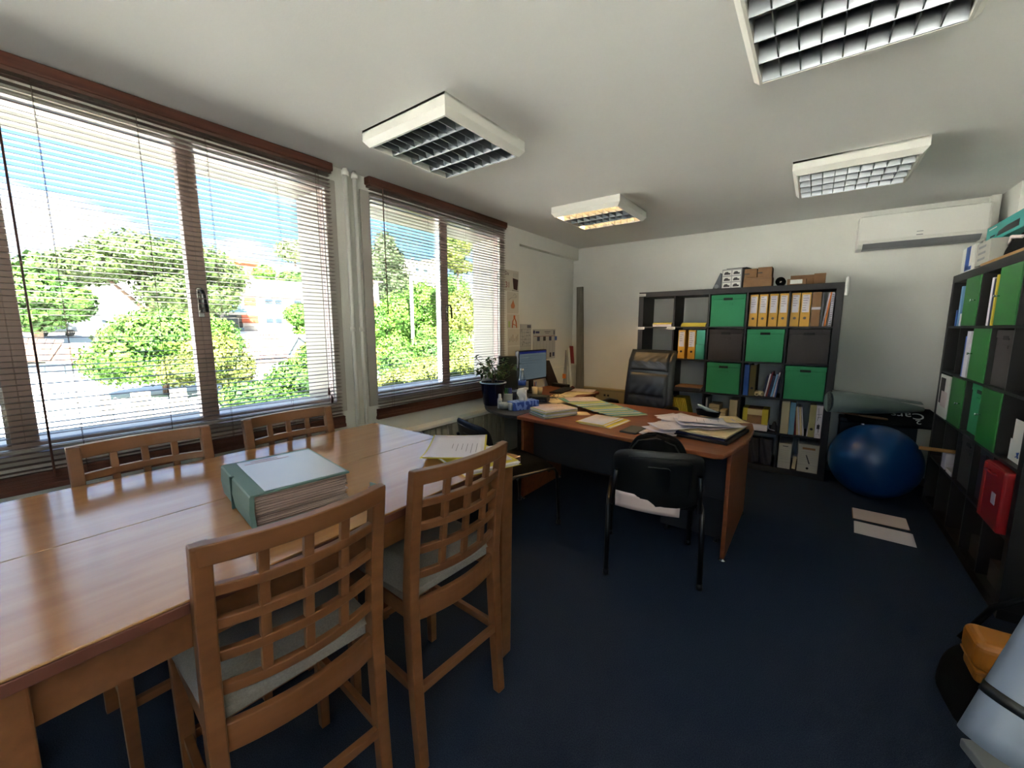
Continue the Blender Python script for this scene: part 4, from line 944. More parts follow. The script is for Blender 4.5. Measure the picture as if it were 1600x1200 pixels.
def carton(name, loc, d, m, label, rz=0, cat='box', seam=True, lab=None):
    t = thing(name, label, cat, loc, rz)
    MB().bx(-d[0] / 2, d[0] / 2, 0, d[1], 0, d[2]).build('box', m, t, bevel=0.002)
    if seam: MB().bx(-d[0] / 2 - .0003, d[0] / 2 + .0003, -.0006, .002, d[2] * .82, d[2] * .84).build('flap_edge', mat('card_dark', '#5b4632', 0.8), t)
    if lab: MB().bx(-d[0] / 2 + lab[0], -d[0] / 2 + lab[1], -.001, .0005, lab[2], lab[3]).build('sticker', lab[4], t)
    return t
carton('magazine_file', wloc(1, 2, 1, 0.025, .03), (.018, .24, .29), GREYP, 'thin grey file at the left of the fourth row boxes', cat='file', seam=False)
carton('small_carton', wloc(1, 2, 1, 0.10, .04), (.10, .22, .22), CREAM, 'cream carton in the third cell of the fourth row', lab=(.0, .1, .16, .165, CARD))
carton('small_carton', wloc(1, 2, 1, 0.19, .03), (.055, .15, .17), PAPERC, 'small pale carton leaning beside the cream one in the fourth row')
carton('small_carton', wloc(1, 2, 1, 0.165, .005), (.05, .03, .10), CARD, 'low brown carton in front in the fourth row')
carton('magazine_file', wloc(1, 2, 1, 0.285, .03), (.075, .25, .29), CREAM, 'cream magazine file at the right of the third cell, fourth row', cat='file', seam=False)
t = carton('yellow_parcel', wloc(1, 3, 1, 0.135, .05), (.225, .20, .155), CARD, 'brown parcel wrapped in yellow tape in the fourth row', seam=False)
t.location.z += .062
MB().bx(-.1135, -.07, -.002, .2, -.001, .156).build('yellow_tape', YELF, t); MB().bx(.06, .1135, -.002, .2, -.001, .156).build('yellow_tape', YELF, t)
MB().bx(-.07, .06, -.0015, .0, .09, .15).build('address_label', PAPERC, t)
carton('white_tray', wloc(1, 3, 1, 0.13, .02), (.24, .26, .06), PAPER, 'flat white box under the yellow taped parcel', seam=False)
t = thing('grey_gadget', 'dark gadget with a curved pale cable in the fourth row', 'device', wloc(1, 3, 1, 0.285, .07), 0)
MB().tube([(-.02, 0, .15), (-.035, 0, .06), (-.02, 0, .02), (.03, -.01, .012)], .004, 6).build('cable', PAPER, t)
MB().grid(lambda u, v: (.02 + .028 * math.cos(u * 6.283) * math.cos(v * 1.57), .03 + .03 * math.sin(u * 6.283) * math.cos(v * 1.57), .10 * math.sin(v * 1.57)), 16, 8).build('body', DKGREY, t)
binder(1, 4, 1, 0.006, 0.066, CREAM, 'off-white binder at the left of the last cell in the fourth row', lab=False, hole=False, h=.325)
binder(1, 4, 1, 0.076, 0.044, mat('steel_blue', '#5f8ea8', 0.5), 'pale blue binder beside the off-white one in the fourth row', lab=False, hole=False, h=.32)
for i, (x, wd, m, ln) in enumerate(((.128, .014, REDP, -4), (.142, .016, PAPERC, -5), (.160, .012, PAPER, -6), (.174, .014, PAPERC, -6), (.192, .010, PAPER, -6), (.222, .008, PAPER, 4))):
    leanbox(1, 4, 1, x, wd, m, 'thin file, %s between pale blue and cream binders, fourth row' % ['dark red one first', 'cream one second', 'white one third', 'cream one fourth', 'white one fifth', 'white one leaning alone'][i], 'file', name='thin_file', h=.28, lean=R(ln), dy=.04)
binder(1, 4, 1, 0.232, 0.05, mat('old_cream', '#a39868', 0.6), 'yellowed cream binder near the right end of the fourth row', lab=False, h=.31)
t = carton('white_file_box', wloc(1, 4, 1, 0.308, .01), (.048, .28, .315), PAPER, 'white file box with black ink drawings at the right end of the fourth row', cat='file', seam=False)
MB().tube([(-.010, -.002, .29), (-.004, -.002, .22), (-.012, -.002, .17)], .0012, 4).tube([(-.018, -.002, .23), (.018, -.002, .235)], .0012, 4).tube([(-.012, -.002, .20), (.014, -.002, .205)], .0012, 4).bx(-.012, .010, -.0022, -.001, .09, .13).tube([(0, -.002, .14), (.002, -.002, .055)], .002, 4).tube([(-.014, -.002, .035), (0, -.002, .045), (.014, -.002, .033)], .001, 4).build('ink_drawing', INK, t)
# bottom row
carton('cream_carton', wloc(1, 3, 0, 0.04, .06), (.08, .2, .09), CREAM, 'small cream carton in the bottom row beside the desk panel', seam=False)
t = thing('plastic_sleeves', 'dark translucent plastic bag of papers in the bottom row', 'bag', wloc(1, 3, 0, 0.20, .02), 0)
DP = mat('smoky_plastic', '#34343c', 0.3)
for s_ in (-1, 1): MB().grid(lambda u, v: (s_ * .055 + (u - .5) * .108, .01 + .01 * math.sin(9 * u + 5 * v), .002 + .27 * v + 0.006 * math.sin(8 * u)), 12, 12).bx(s_ * .055 - .05, s_ * .055 + .05, .03, .2, 0, .25).build('sleeve', DP, t, solid=0.001)
ARCH = mat('archive_white', '#a9a69c', 0.8)
for x, wd, hh_, lbl, cm_ in ((.065, .105, .255, 'white archive box with ruled lines at the left of the last bottom cell', ARCH), (.255, .165, .275, 'larger white archive box with a black pen stroke at the right of the bottom row', ARCH)):
    t = carton('archive_box', wloc(1, 4, 0, x, .02), (wd, .32, hh_), cm_, lbl, seam=False)
    l = MB()
    for i in range(6): l.bx(-wd / 2 + .018, wd / 2 - .018, -.0009, -.0003, hh_ * (.38 + .07 * i), hh_ * (.38 + .07 * i) + .0015)
    l.bx(-wd / 2, wd / 2, -.0009, -.0003, hh_ * .26, hh_ * .26 + .002)
    l.build('ruled_lines', GREYP, t)
    if wd > .12:
        MB().hexa([(-.02, -.002, .17), (-.012, -.002, .172), (-.012, -.001, .172), (-.02, -.001, .17)], [(.008, -.002, .085), (.018, -.002, .087), (.018, -.001, .087), (.008, -.001, .085)]).build('pen_stroke', INK, t)
        MB().bx(-.05, .05, -.001, -.0003, .225, .245).build('orange_sticker', CARD, t)
        MB().tube([(0, -.002, .04), (0, .001, .04)], .011, 14).build('finger_hole', BLACKHOLE, t)
    else: MB().bx(-.02, .025, -.001, -.0003, .225, .232).build('lettering', INK, t)
leanbox(1, 4, 0, .13, .03, PAPERC, 'small cream pad between the two archive boxes', 'pad', name='note_pad', h=.13, d=.1, lean=R(3))
leanbox(1, 4, 0, .135, .008, GREYP, 'thin grey sheet arching behind the cream pad in the bottom row', 'folder', name='folder', h=.24, dy=.16, lean=R(4))
for i in range(3): carton('storage_carton', wloc(1, i, 0, .165, .03), (.28, .3, .2 + .03 * i), [CARD, CREAM, GREYBOX][i], ['brown carton', 'cream carton', 'dark grey carton'][i] + ' in the %s cell of the bottom row behind the desk' % COLN[i])
# label strips on the front edge
for i, (x, z, lb) in enumerate(((-.012, 1.82, 'white paper label at the upper left corner of the back wall unit'), (-.012, 1.443, 'white paper label on the left edge of the first shelf of the back wall unit'), (.33, 1.443, 'white paper label on the first shelf below the second cell'))):
    t = thing('shelf_label', lb, 'label', (x, -.002, z)); MB().bx(0, .09, -.0015, 0, -.014, .014).build('strip', WHITE, t)
    MB().bx(.01, .075, -.002, -.0015, -.003, .002).build('lettering', GREYP, t)
# on top of the back unit
TOPZ = 1.85
t = thing('picture_box', 'carton printed with small grey car photographs, on the back wall unit', 'box', (1.0, 0.08, TOPZ), R(-10))
t.location = (0.93, 0.09, TOPZ)
MB().bx(-.095, .095, 0, .20, 0, .20).build('box', mat('pale_grey_card', '#9b9c98', 0.7), t, bevel=0.002)
MB().bx(-.06, .13, .02, .17, .2005, .208).build('open_flap', DKGREY, t)
for r in range(3):
    for c in range(2):
        x0 = -.085 + c * .09; z0 = .012 + r * .062
        p = MB().bx(x0, x0 + .08, -.0012, -.0002, z0, z0 + .050).build('photo', WHITE, t)
        MB().prism([(0, 0)] * 3, 0, 0) if False else None
        MB().ext([(x0 + .01, z0 + .008), (x0 + .07, z0 + .008), (x0 + .072, z0 + .022), (x0 + .055, z0 + .026), (x0 + .045, z0 + .038), (x0 + .022, z0 + .036), (x0 + .012, z0 + .024)], 'y', -.0022, -.0013).build('car_picture', GREYBOX, p)
t2 = thing('grey_wedge', 'grey fabric wedge leaning against the picture carton', 'cushion', (0.80, 0.10, TOPZ), 0)
MB().ext([(-.05, 0), (.035, 0), (.035, .16), (.02, .17)], 'y', 0, .15).build('wedge', mat('grey_fabric_w', '#55585c', 0.9), t2, bevel=0.004)
MB().tube([(-.01, -.004, .03), (-.01, .0, .03)], .022, 14).build('round_foot', GREYP, t2)
carton('top_carton', (1.165, 0.08, TOPZ), (.245, .2, .10), CARD, 'wide brown carton on the back wall unit, lower one of the pile of three')
carton('top_carton', (1.10, 0.09, TOPZ + .101), (.11, .16, .085), CARD, 'left small brown carton on the wide one', lab=(.0, .045, .03, .04, INK))
carton('top_carton', (1.222, 0.09, TOPZ + .101), (.12, .16, .092), CARD, 'right small brown carton on the wide one', lab=(.0, .04, .035, .045, INK))
t = thing('black_roll', 'black round roll lying on the back wall unit between the cartons', 'roll', (1.36, 0.06, TOPZ)); MB().lathe([(0.012, 0), (.042, 0), (.042, .10), (.012, .10), (.012, 0)], 20).build('roll', BLKF, t); t.rotation_euler = (R(-90), 0, 0); t.location.z += .0425
carton('top_carton', (1.49, 0.05, TOPZ), (.15, .10, .058), CARD, 'low carton with a white label in front on the back wall unit', lab=(.025, .12, .012, .05, WHITE))
carton('top_carton', (1.53, 0.17, TOPZ), (.19, .15, .10), CARD, 'brown carton behind the labelled one on the back wall unit')
carton('top_carton', (1.665, 0.14, TOPZ), (.09, .15, .105), CARD, 'rightmost upright carton on the back wall unit')
tag(MB().lathe([(0, 0), (.014, 0), (.016, .01), (.013, .15), (.010, .165), (0, .168)], 14, (1.867, -.005, 1.73)).build('door_wedge', WHITE), 'white plastic handle fixed to the upper right edge of the back wall unit', 'handle')

# ------------------------------------------------------------------ right-hand unit
u2, X2, Z2, I2 = shelf_unit('black-brown cube shelving unit along the right wall, seen very obliquely', (2.515, 0, 0), -math.pi / 2, length=1.79)
def cube_door(c, r, n):
    kx = (I2 / 2 - .045) * (1 if c == 1 else -1)
    t = thing('cube_door', 'green cube door, %s row, %s cell from the far end of the right hand unit' % (ROWN[r], COLN[c]), 'door', wloc(2, c, r, I2 / 2, 0.0), rot(2), 'green doors of the right hand unit')
    w2 = I2 / 2 - .002
    MB().bx(-w2, w2, -.002, .014, .002, .333).build('panel', GREENDOOR, t, bevel=0.0015)
    MB().tube([(kx, -.003, .17), (kx, -.022, .17)], .004, 8).tube([(kx, -.022, .17), (kx, -.028, .17)], .008, 10).build('knob', CHROME, t)
    MB().bx(-w2 + .004, w2 - .004, .016, .37, .004, .012).build('insert_floor', GREENDOOR, t)
for i, (c, r) in enumerate(((1, 4), (3, 4), (2, 3), (1, 2), (3, 2))): cube_door(c, r, i)
storage_box(2, 2, 2, GREENBOX, 'lighter green storage box between two green doors of the right hand unit', 'storage boxes in the right hand unit', dy=.03)
storage_box(2, 3, 3, GREYBOX, 'grey storage box in the second row of the right hand unit', 'storage boxes in the right hand unit', dy=.02)
storage_box(2, 2, 1, GREYBOX, 'grey storage box in the fourth row, far one in the right hand unit', 'storage boxes in the right hand unit', dy=.02)
storage_box(2, 3, 1, mat('slate_card', '#2b2c36', 0.8), 'slate blue storage box beside the red case in the right hand unit', 'storage boxes in the right hand unit', dy=.03)
leanbox(2, 0, 4, .22, .04, BLUEL, 'tall light blue file in the far top cell of the right hand unit', 'file', name='blue_file', h=.29, dy=.002)
leanbox(2, 0, 4, .15, .03, BLUEP, 'small blue booklet in the far top cell of the right hand unit', 'book', h=.12, dy=.004)
carton('white_packet', wloc(2, 0, 4, .292, .003), (.045, .1, .09), PAPER, 'small white packet in the far top cell of the right hand unit', rz=rot(2), seam=False)
leanbox(2, 2, 4, .20, .035, PAPER, 'white file beside the navy one in the top row of the right hand unit', 'file', name='thin_file', h=.29, dy=.001)
leanbox(2, 2, 4, .24, .03, NAVY, 'navy file in the top row of the right hand unit', 'file', name='thin_file', h=.28, dy=.001)
leanbox(2, 2, 4, .275, .022, YELF, 'yellow file next to the navy one in the top row of the right hand unit', 'file', name='thin_file', h=.30, dy=.001)
binder(2, 1, 3, .20, .085, PAPER, 'white binder in the second row of the right hand unit', lab=False, hole=False, dy=.001)
leanbox(2, 1, 3, .165, .03, BLUEP, 'blue file beside the white binder in the second row of the right hand unit', 'file', name='thin_file', h=.28, dy=.002)
t = thing('magazine_file', 'white magazine file with a dark cover showing, far cell of the middle row', 'file', wloc(2, 0, 2, .16, .0), rot(2))
MB().bx(-.14, .14, -.002, .004, 0, .325).build('front', WHITE, t); MB().bx(-.14, -.136, .004, .25, 0, .30).bx(.136, .14, .004, .25, 0, .30).bx(-.136, .136, .004, .25, 0, .004).build('sides', WHITE, t)
MB().bx(-.11, .02, -.0035, -.002, .10, .30).build('dark_cover', GREYBOX, t); MB().bx(-.05, .12, -.0045, -.0035, .08, .2).build('pink_card', PAPERP, t)
t = thing('water_drum', 'dark blue capped container with a white label sheet, nearest middle row cell', 'container', wloc(2, 4, 2, .16, .15), rot(2))
MB().lathe([(0, 0), (.10, 0), (.105, .02), (.105, .22), (.08, .27), (.04, .30), (.04, .32), (0, .32)], 22).build('drum', mat('deep_blue', '#14284a', 0.3), t)
MB().bx(-.10, .06, -.115, -.112, .0, .11).bx(-.07, .09, -.1165, -.114, .10, .22).build('label_sheet', WHITE, t)
MB().tube([(-.0, -.117, .03), (.02, -.117, .04), (.03, -.117, .06), (.01, -.117, .055), (.03, -.117, .03)], .003, 5).build('blue_scribble', BLUEP, t)
carton('blue_carton', wloc(2, 4, 3, .22, .05), (.12, .2, .14), BLUEL, 'light blue carton with a red base in the nearest second row cell', rz=rot(2), seam=False, lab=(0, .12, 0, .02, RED))
# red case
t = thing('red_case', 'red plastic case with a white sticker in the nearest cell of the fourth row', 'case', wloc(2, 4, 1, I2 / 2, -.03), rot(2))
MB().bx(-.14, .14, .0, .36, .002, .325).build('case', RED, t, bevel=0.012, seg=3)
MB().bx(-.142, -.10, -.004, .04, .01, .315).build('corner_guard', mat('bright_red', '#a92a26', 0.5), t, bevel=0.006)
MB().bx(0.02, .075, -.0015, .0, .13, .19).build('sticker', PAPER, t)
MB().tube([(-.05, .0, .28), (-.05, -.02, .29), (.05, -.02, .29), (.05, 0, .28)], .006, 8).build('handle', RED, t)
for i, (c, x, hh_, m, lb) in enumerate(((0, .10, .2, PAPER, 'crumpled white papers in the far cell of the fourth row'), (1, .12, .12, CARD, 'brown parcel tube pointing out of the fourth row of the right hand unit'))):
    if i == 0: carton('paper_bundle', wloc(2, 1, 1, .06, .004), (.10, .2, .12), m, lb + ' of the right hand unit', rz=rot(2), seam=False, cat='papers')
    else:
        t = thing('cardboard_tube', lb, 'tube', wloc(2, 1, 1, .10, -.14), rot(2)); MB().tube([(0, 0, .14), (0, .3, .14)], .014, 12).build('tube', mat('kraft', '#a6763c', 0.7), t); t.location.z += 0
carton('paper_pile', wloc(2, 1, 1, .22, .004), (.14, .22, .03), PAPER, 'white paper pile low in the fourth row of the right hand unit', rz=rot(2), seam=False, cat='papers')
for c in (3, 4): carton('low_carton', wloc(2, c, 0, .16, .04), (.24, .25, .12), GREYBOX, 'dark low carton in the %s cell of the bottom row of the right hand unit' % COLN[c], rz=rot(2), seam=False)
# on top of the right unit
t = thing('white_blue_box', 'white carton with a blue printed side on the far end of the right hand unit', 'box', (2.53, -0.22, TOPZ), 0)
t.location = (2.53, -0.10, TOPZ)
MB().bx(0, .26, -.30, 0, 0, .185).build('box', WHITE, t, bevel=0.002)
MB().bx(-.0012, 0.0, -.20, -.10, .02, .185).bx(-.0012, 0, -.26, -.10, .012, .04).build('blue_print', mat('print_blue', '#2f55a0', 0.5), t)
t = thing('grey_print_box', 'pale grey printed carton beside the white and blue one', 'box', (2.535, -0.42, TOPZ + .02), 0)
MB().bx(0, .25, -.28, 0, 0, .15).build('box', mat('pale_box', '#aeaca2', 0.7), t, bevel=0.002)
for i in range(3): MB().bx(-.001, 0, -.2, -.05, .03 + .04 * i, .045 + .04 * i).build('lettering', GREYP, t)
t = thing('teal_router_box', 'large teal carton with a picture of a black device on top of the others', 'box', (2.60, -0.28, TOPZ + .186), 0)
MB().bx(0, .22, -.75, 0, 0, .11).build('box', TEAL, t, bevel=0.002)
MB().ext([(-.60, .02), (-.22, .02), (-.25, .05), (-.40, .062), (-.60, .062)], 'x', -.0012, 0).build('device_picture', BLKP, t)
MB().bx(-.0012, 0, -.18, -.09, .03, .04).build('lettering', INK, t); MB().bx(-.0012, 0, -.20, -.05, .085, .092).build('lettering', WHITE, t)
t.location.z = TOPZ + .186
t = thing('wooden_board', 'thin raw wooden board lying on the right hand unit', 'board', (2.52, -0.62, TOPZ), 0)
MB().bx(0, .30, -1.0, 0, 0, .018).build('board', mat('raw_wood', '#a07a48', 0.7), t, bevel=0.002)
t = thing('black_helmet_bag', 'black crumpled bag lying on the wooden board', 'bag', (2.66, -1.05, TOPZ + .019), 0)
MB().grid(lambda u, v: (.13 * math.cos(u * 6.283) * math.cos(v * 1.57) ** .6, .26 * math.sin(u * 6.283) * math.cos(v * 1.57) ** .6, .12 * math.sin(v * 1.57) * (1 + .15 * math.sin(6 * u * 6.283))), 30, 10).build('bag_body', BLKF, t)
MB().tube([(-.10, .10, .07), (-.12, 0, .10), (-.1, -.1, .08)], .01, 8).build('strap', PAPERP, t)

# ------------------------------------------------------------------ corner behind the ball
t = thing('storage_chest', 'black storage chest in the dark corner behind the exercise ball', 'chest', (2.20, 0.22, 0))
MB().bx(-.27, .27, -.01, .17, 0, .56).build('box', BLKP, t, bevel=0.006); MB().bx(-.275, .275, -.015, .172, .561, .60).build('lid', BLKP, t, bevel=0.005)
t = thing('lettered_bag', 'black bag with white upside-down lettering slumped on the black storage chest', 'bag', (2.26, 0.20, .602), 0)
def lbf(u, v): return ((u - .5) * .58, -.20 + .20 * v, .005 + .115 * v + .006 * math.sin(9 * u) * math.sin(3 * v))
bgm = MB(); bgm.grid(lbf, 14, 8); bgm.bx(-.29, .29, 0.0, .16, 0, .12); bgm.bx(-.28, .28, -.19, 0.0, 0, .004)
bgm.build('bag_body', BLKF, t, solid=0.004)
WP = mat('white_print', '#c9c9c4', 0.7)
text('lettering', 'Cars', 0.115, (.225, -.055, .105), (R(30), 0, R(180)), WP, t)
text('lettering', '2', 0.075, (.20, -.125, .060), (R(30), 0, R(180)), WP, t)
for o_ in t.children:
    if o_.name.startswith('lettering'): o_.rotation_euler = (R(-30), 0, R(180))
t = thing('wooden_racket', 'wooden racket with a dark strung head lying on the black bag above the ball', 'racket', (2.14, -0.03, .668), R(-25))
MB().tube([(.10 * math.cos(a), .028 * math.sin(a), 0) for a in [k * 2 * math.pi / 20 for k in range(21)]], .006, 6).build('frame', mat('racket_wood', '#6b4526', 0.5), t)
MB().tube([(-.10, 0, 0), (-.30, 0, .0)], .009, 8).build('handle', mat('racket_wood', '#6b4526', 0.5), t)
for k in range(-4, 5): MB().tube([(k * .02, -.026 * math.sqrt(1 - (k / 5) ** 2), 0), (k * .02, .026 * math.sqrt(1 - (k / 5) ** 2), 0)], .001, 4).build('string', BLKP, t)
bl = MB(); 
def ballf(u, v):
    th = u * 2 * math.pi; ph = (v - .5) * math.pi; r = 0.315
    return (r * math.cos(ph) * math.cos(th), r * math.cos(ph) * math.sin(th), r * math.sin(ph) + r * .985)
bl.grid(ballf, 48, 28)
t = thing('exercise_ball', 'large dark blue exercise ball on the carpet in the back right corner', 'ball', (2.165, -0.16, 0))
bl.build('ball', mat('ball_blue', '#0a3a70', 0.28, bump=0.0), t)
MB().tube([(-.10, -.02, .622), (-.10, -.02, .628)], .012, 10).build('plug', PAPER, t)
t = thing('mat_roll', 'pale grey rolled mat lying across the bags above the exercise ball', 'mat', (1.82, -0.12, .785), 0)
GM = mat('pale_green_grey', '#6c7a76', 0.55)
MB().tube([(0, 0, 0), (.25, 0.10, -.01), (.48, .22, -.03), (.66, .32, -.045)], [.092, .085, .055, .02], 24).build('roll', GM, t)
MB().tube([(-.003, -.001, 0), (.001, .0, 0)], .089, 24).build('roll_end', mat('roll_end_grey', '#3a3f40', 0.8, col2='#595f60', scale=(60, 60, 60)), t)
MB().grid(lambda u, v: (.02 + .64 * u, .03 + .28 * u + .10 * v, .088 - .09 * u + .01 * v), 10, 3).build('loose_edge', GM, t, solid=0.002)

# corner with plank and level
t = thing('tall_plank', 'tall grey weathered plank leaning in the back left corner', 'plank', (-0.93, 0.35, 0))
PL = mat('grey_plank', '#7d7769', 0.8, col2='#686255', scale=(40, 40, 3))
MB().hexa([(.00, -.05, 0), (.12, -.06, 0), (.12, -.035, 0), (.0, -.025, 0)], [(-.075, .02, 2.0), (.02, .01, 2.0), (.02, .035, 2.0), (-.075, .045, 2.0)]).build('plank', PL, t)
t = thing('red_white_staff', 'red and white measuring staff leaning beside the tall plank', 'staff', (0, 0, 0))
MB().hexa([(-.86, .10, 0), (-.835, .10, 0), (-.835, .12, 0), (-.86, .12, 0)], [(-1.005, .15, 1.18), (-.98, .15, 1.18), (-.98, .17, 1.18), (-1.005, .17, 1.18)]).build('white_staff', WHITE, t)
MB().hexa([(-.955, .155, .97), (-.91, .155, .97), (-.91, .172, .97), (-.955, .172, .97)], [(-.985, .16, 1.205), (-.935, .16, 1.205), (-.935, .177, 1.205), (-.985, .177, 1.205)]).build('red_blade', REDP, t)
t = thing('small_tripod', 'thin metal tripod with an orange tag in the back left corner', 'tripod', (0, 0, 0))
for x0, y0 in ((-.97, .02), (-.90, .0), (-.99, -.06)): MB().tube([(x0, y0, 0), (-1.0, .09, 1.15)], .006, 6).build('leg', GREYP, t)
MB().bx(-1.025, -.965, .03, .04, .775, .835).build('tag', ORANGE, t, 'orange tag')

# ------------------------------------------------------------------ papers on the wall
def wallpaper(name, y0, y1, z0, z1, x, m, label, cat='drawing'):
    t = thing(name, label, cat, (x, (y0 + y1) / 2, (z0 + z1) / 2))
    MB().bx(0, .0012, -(y1 - y0) / 2, (y1 - y0) / 2, -(z1 - z0) / 2, (z1 - z0) / 2).build('page', m, t)
    return t
OFFW = mat('drawing_paper', '#b9b5a6', 0.9)
wpx = WX + 0.0008
t = wallpaper('cup_drawing', -1.27, -0.99, 1.84, 2.06, wpx, OFFW, 'drawing of a brown steaming cup beside the number 31, top of the wall strip')
MB().ext([(.045, -.085), (.115, -.095), (.13, .02), (.03, .03)], 'x', .0014, .002).build('brown_cup', mat('cup_brown', '#3f1f1a', 0.8), t)
MB().tube([(.002, .02, -.10), (.002, .13, -.105)], .002, 5).build('saucer_line', INK, t)
for i in range(4): MB().tube([(.002, .045 + .022 * i, .045), (.002, .04 + .024 * i, .065), (.002, .05 + .022 * i, .085)], .0014, 4).build('steam', GREYP, t)
text('lettering', '31', .085, (.0016, -.105, -.075), (R(90), 0, R(90)), mat('text_red', '#7a2428', 0.8), t)
text('lettering', 'Du', .055, (.0016, -.11, .055), (R(90), 0, R(90)), mat('text_violet', '#5a3040', 0.8), t)
t = wallpaper('pear_drawing', -1.20, -0.99, 1.60, 1.835, wpx, OFFW, 'drawing of an orange pear below the cup drawing')
MB().ext([(-.03, -.06), (.02, -.06), (.035, -.03), (.012, .01), (.004, .035), (-.010, .01), (-.04, -.03)], 'x', .0014, .002).build('pear', mat('pear_orange', '#b07048', 0.8), t)
MB().tube([(.002, -.08, .03), (.002, -.02, .055), (.002, .06, .06)], .0016, 4).tube([(.002, .0, .075), (.002, .03, .10), (.002, .06, .08), (.002, .05, .06)], .0014, 4).build('stalk', GREYP, t)
t = wallpaper('orange_figure_drawing', -1.20, -0.98, 1.44, 1.595, wpx, OFFW, 'drawing of an orange arched figure below the pear drawing')
OR = mat('felt_orange', '#c45f26', 0.8)
MB().tube([(.002, -.02, -.07), (.002, -.01, .0), (.002, .02, .04), (.002, .05, .0), (.002, .06, -.07)], .006, 5).tube([(.002, -.005, -.03), (.002, .05, -.045)], .004, 5).ext([(.005, .03), (.035, .03), (.035, .065), (.005, .065)], 'x', .0014, .002).build('figure', OR, t)
MB().ext([(-.09, -.065), (-.06, -.065), (-.06, .0), (-.09, .0)], 'x', .0014, .002).build('green_patch', FOLL, t)
t = wallpaper('pencil_drawing', -1.19, -0.97, 1.25, 1.435, wpx, OFFW, 'faint pencil drawing of small figures below the orange one')
for i in range(6): MB().tube([(.002, -.08 + .03 * i, -.05 + .01 * (i % 2)), (.002, -.075 + .03 * i, -.01 + .02 * (i % 3))], .002, 4).build('pencil_mark', CARD, t)
t = wallpaper('blank_sheet', -1.19, -0.97, 1.02, 1.245, wpx, OFFW, 'faint pale sheet lowest on the wall strip, above the plant')
rx = WX - 0.075 + 0.0008
CALP = mat('calendar_paper', '#a9a9a4', 0.85); CALI = mat('calendar_ink', '#5d5f68', 0.9)
t = wallpaper('wall_calendar', -0.86, -0.62, 1.17, 1.49, rx, CALP, 'small grey grid calendar left of the larger one on the recessed wall', 'calendar')
g = MB()
for i in range(6): g.bx(.0013, .0018, -.11, .11, -.10 + .04 * i, -.098 + .04 * i)
for i in range(6): g.bx(.0013, .0018, -.11 + .044 * i, -.108 + .044 * i, -.10, .10)
for i in range(18): a = random.uniform(-.1, .08); b = random.uniform(-.09, .09); g.bx(.0013, .0018, a, a + .02, b, b + .006)
g.build('grid', CALI, t); MB().bx(.0013, .0018, .03, .11, .115, .15).build('header', CALI, t)
t = wallpaper('wall_planner', -0.59, -0.05, 1.05, 1.43, rx, CALP, 'large wall planner with photo strip and logo behind the lit monitor', 'calendar')
MB().tube([(.0015, -.24, .155), (.002, -.24, .155)], .022, 14).bx(.0013, .0018, -.205, -.12, .14, .165).build('logo', mat('logo_navy', '#2d3060', 0.8), t)
MB().bx(.0013, .0018, .0, .14, .155, .163).bx(.0013, .0018, .02, .11, .135, .141).bx(.0013, .0018, .22, .25, .12, .175).build('lettering', CALI, t)
MB().bx(.0013, .0018, -.25, .26, .10, .106).build('red_line', mat('line_red', '#8a5048', 0.8), t)
for i in range(4): MB().bx(.0013, .002, -.17 + .14 * i, -.11 + .14 * i, .045, .098).build('photo', [NAVY, GREYBOX, NAVY, BLUEP][i], t)
for i in range(7): MB().bx(.0013, .0018, -.25 + .075 * i, -.248 + .075 * i, -.17, .04).build('column_line', CALI, t)
MB().bx(.0013, .002, .13, .17, -.17, -.11).build('photo', GREYBOX, t); MB().bx(.0013, .002, .2, .25, -.16, -.11).build('photo', NAVY, t)

# ------------------------------------------------------------------ right foreground
t = thing('black_holdall', 'black soft holdall on the carpet at the right edge of the picture', 'bag', (2.48, -2.56, 0), R(6))
MB().grid(lambda u, v: (.29 * math.copysign(abs(math.cos(u * 6.283)) ** .6, math.cos(u * 6.283)) * math.cos(v * 1.57) ** .35, .24 * math.copysign(abs(math.sin(u * 6.283)) ** .6, math.sin(u * 6.283)) * math.cos(v * 1.57) ** .35, .20 * math.sin(v * 1.57) ** .8), 36, 12).build('bag_body', BLKF, t)
MB().tube([(-.2, .2, .16), (-.1, .26, .30), (.15, .24, .52)], .012, 8).build('strap', BLKF, t)
t = thing('yellow_case', 'orange-yellow moulded plastic case resting on the black holdall', 'case', (2.205, -2.695, .215), R(2))
YC = mat('ochre_plastic', '#a3651c', 0.42)
MB().bx(.005, .50, -.065, .065, 0, .055).build('lower_shell', YC, t, bevel=0.02, seg=4)
MB().bx(-.005, .51, -.075, .075, .052, .16).build('upper_shell', YC, t, bevel=0.028, seg=4)
MB().bx(.0, .505, -.077, .077, .048, .058).build('seam_rib', YC, t, bevel=0.003)
MB().bx(.10, .34, .0, .035, .157, .163).build('grip_recess', mat('dull_ochre', '#6b4a2a', 0.6), t, bevel=0.002)
tag(MB().tube([(2.52, -2.02, .0), (2.56, -2.2, .42), (2.62, -2.36, .80)], .022, 10).build('dark_pole', DKGREY), 'dark round pole leaning beside the right hand unit', 'pole')
tag(MB().tube([(2.60, -2.27, .63), (2.615, -2.33, .72)], .03, 12).build('red_grip', RED), 'red rubber grip on the dark pole at the right edge', 'grip')
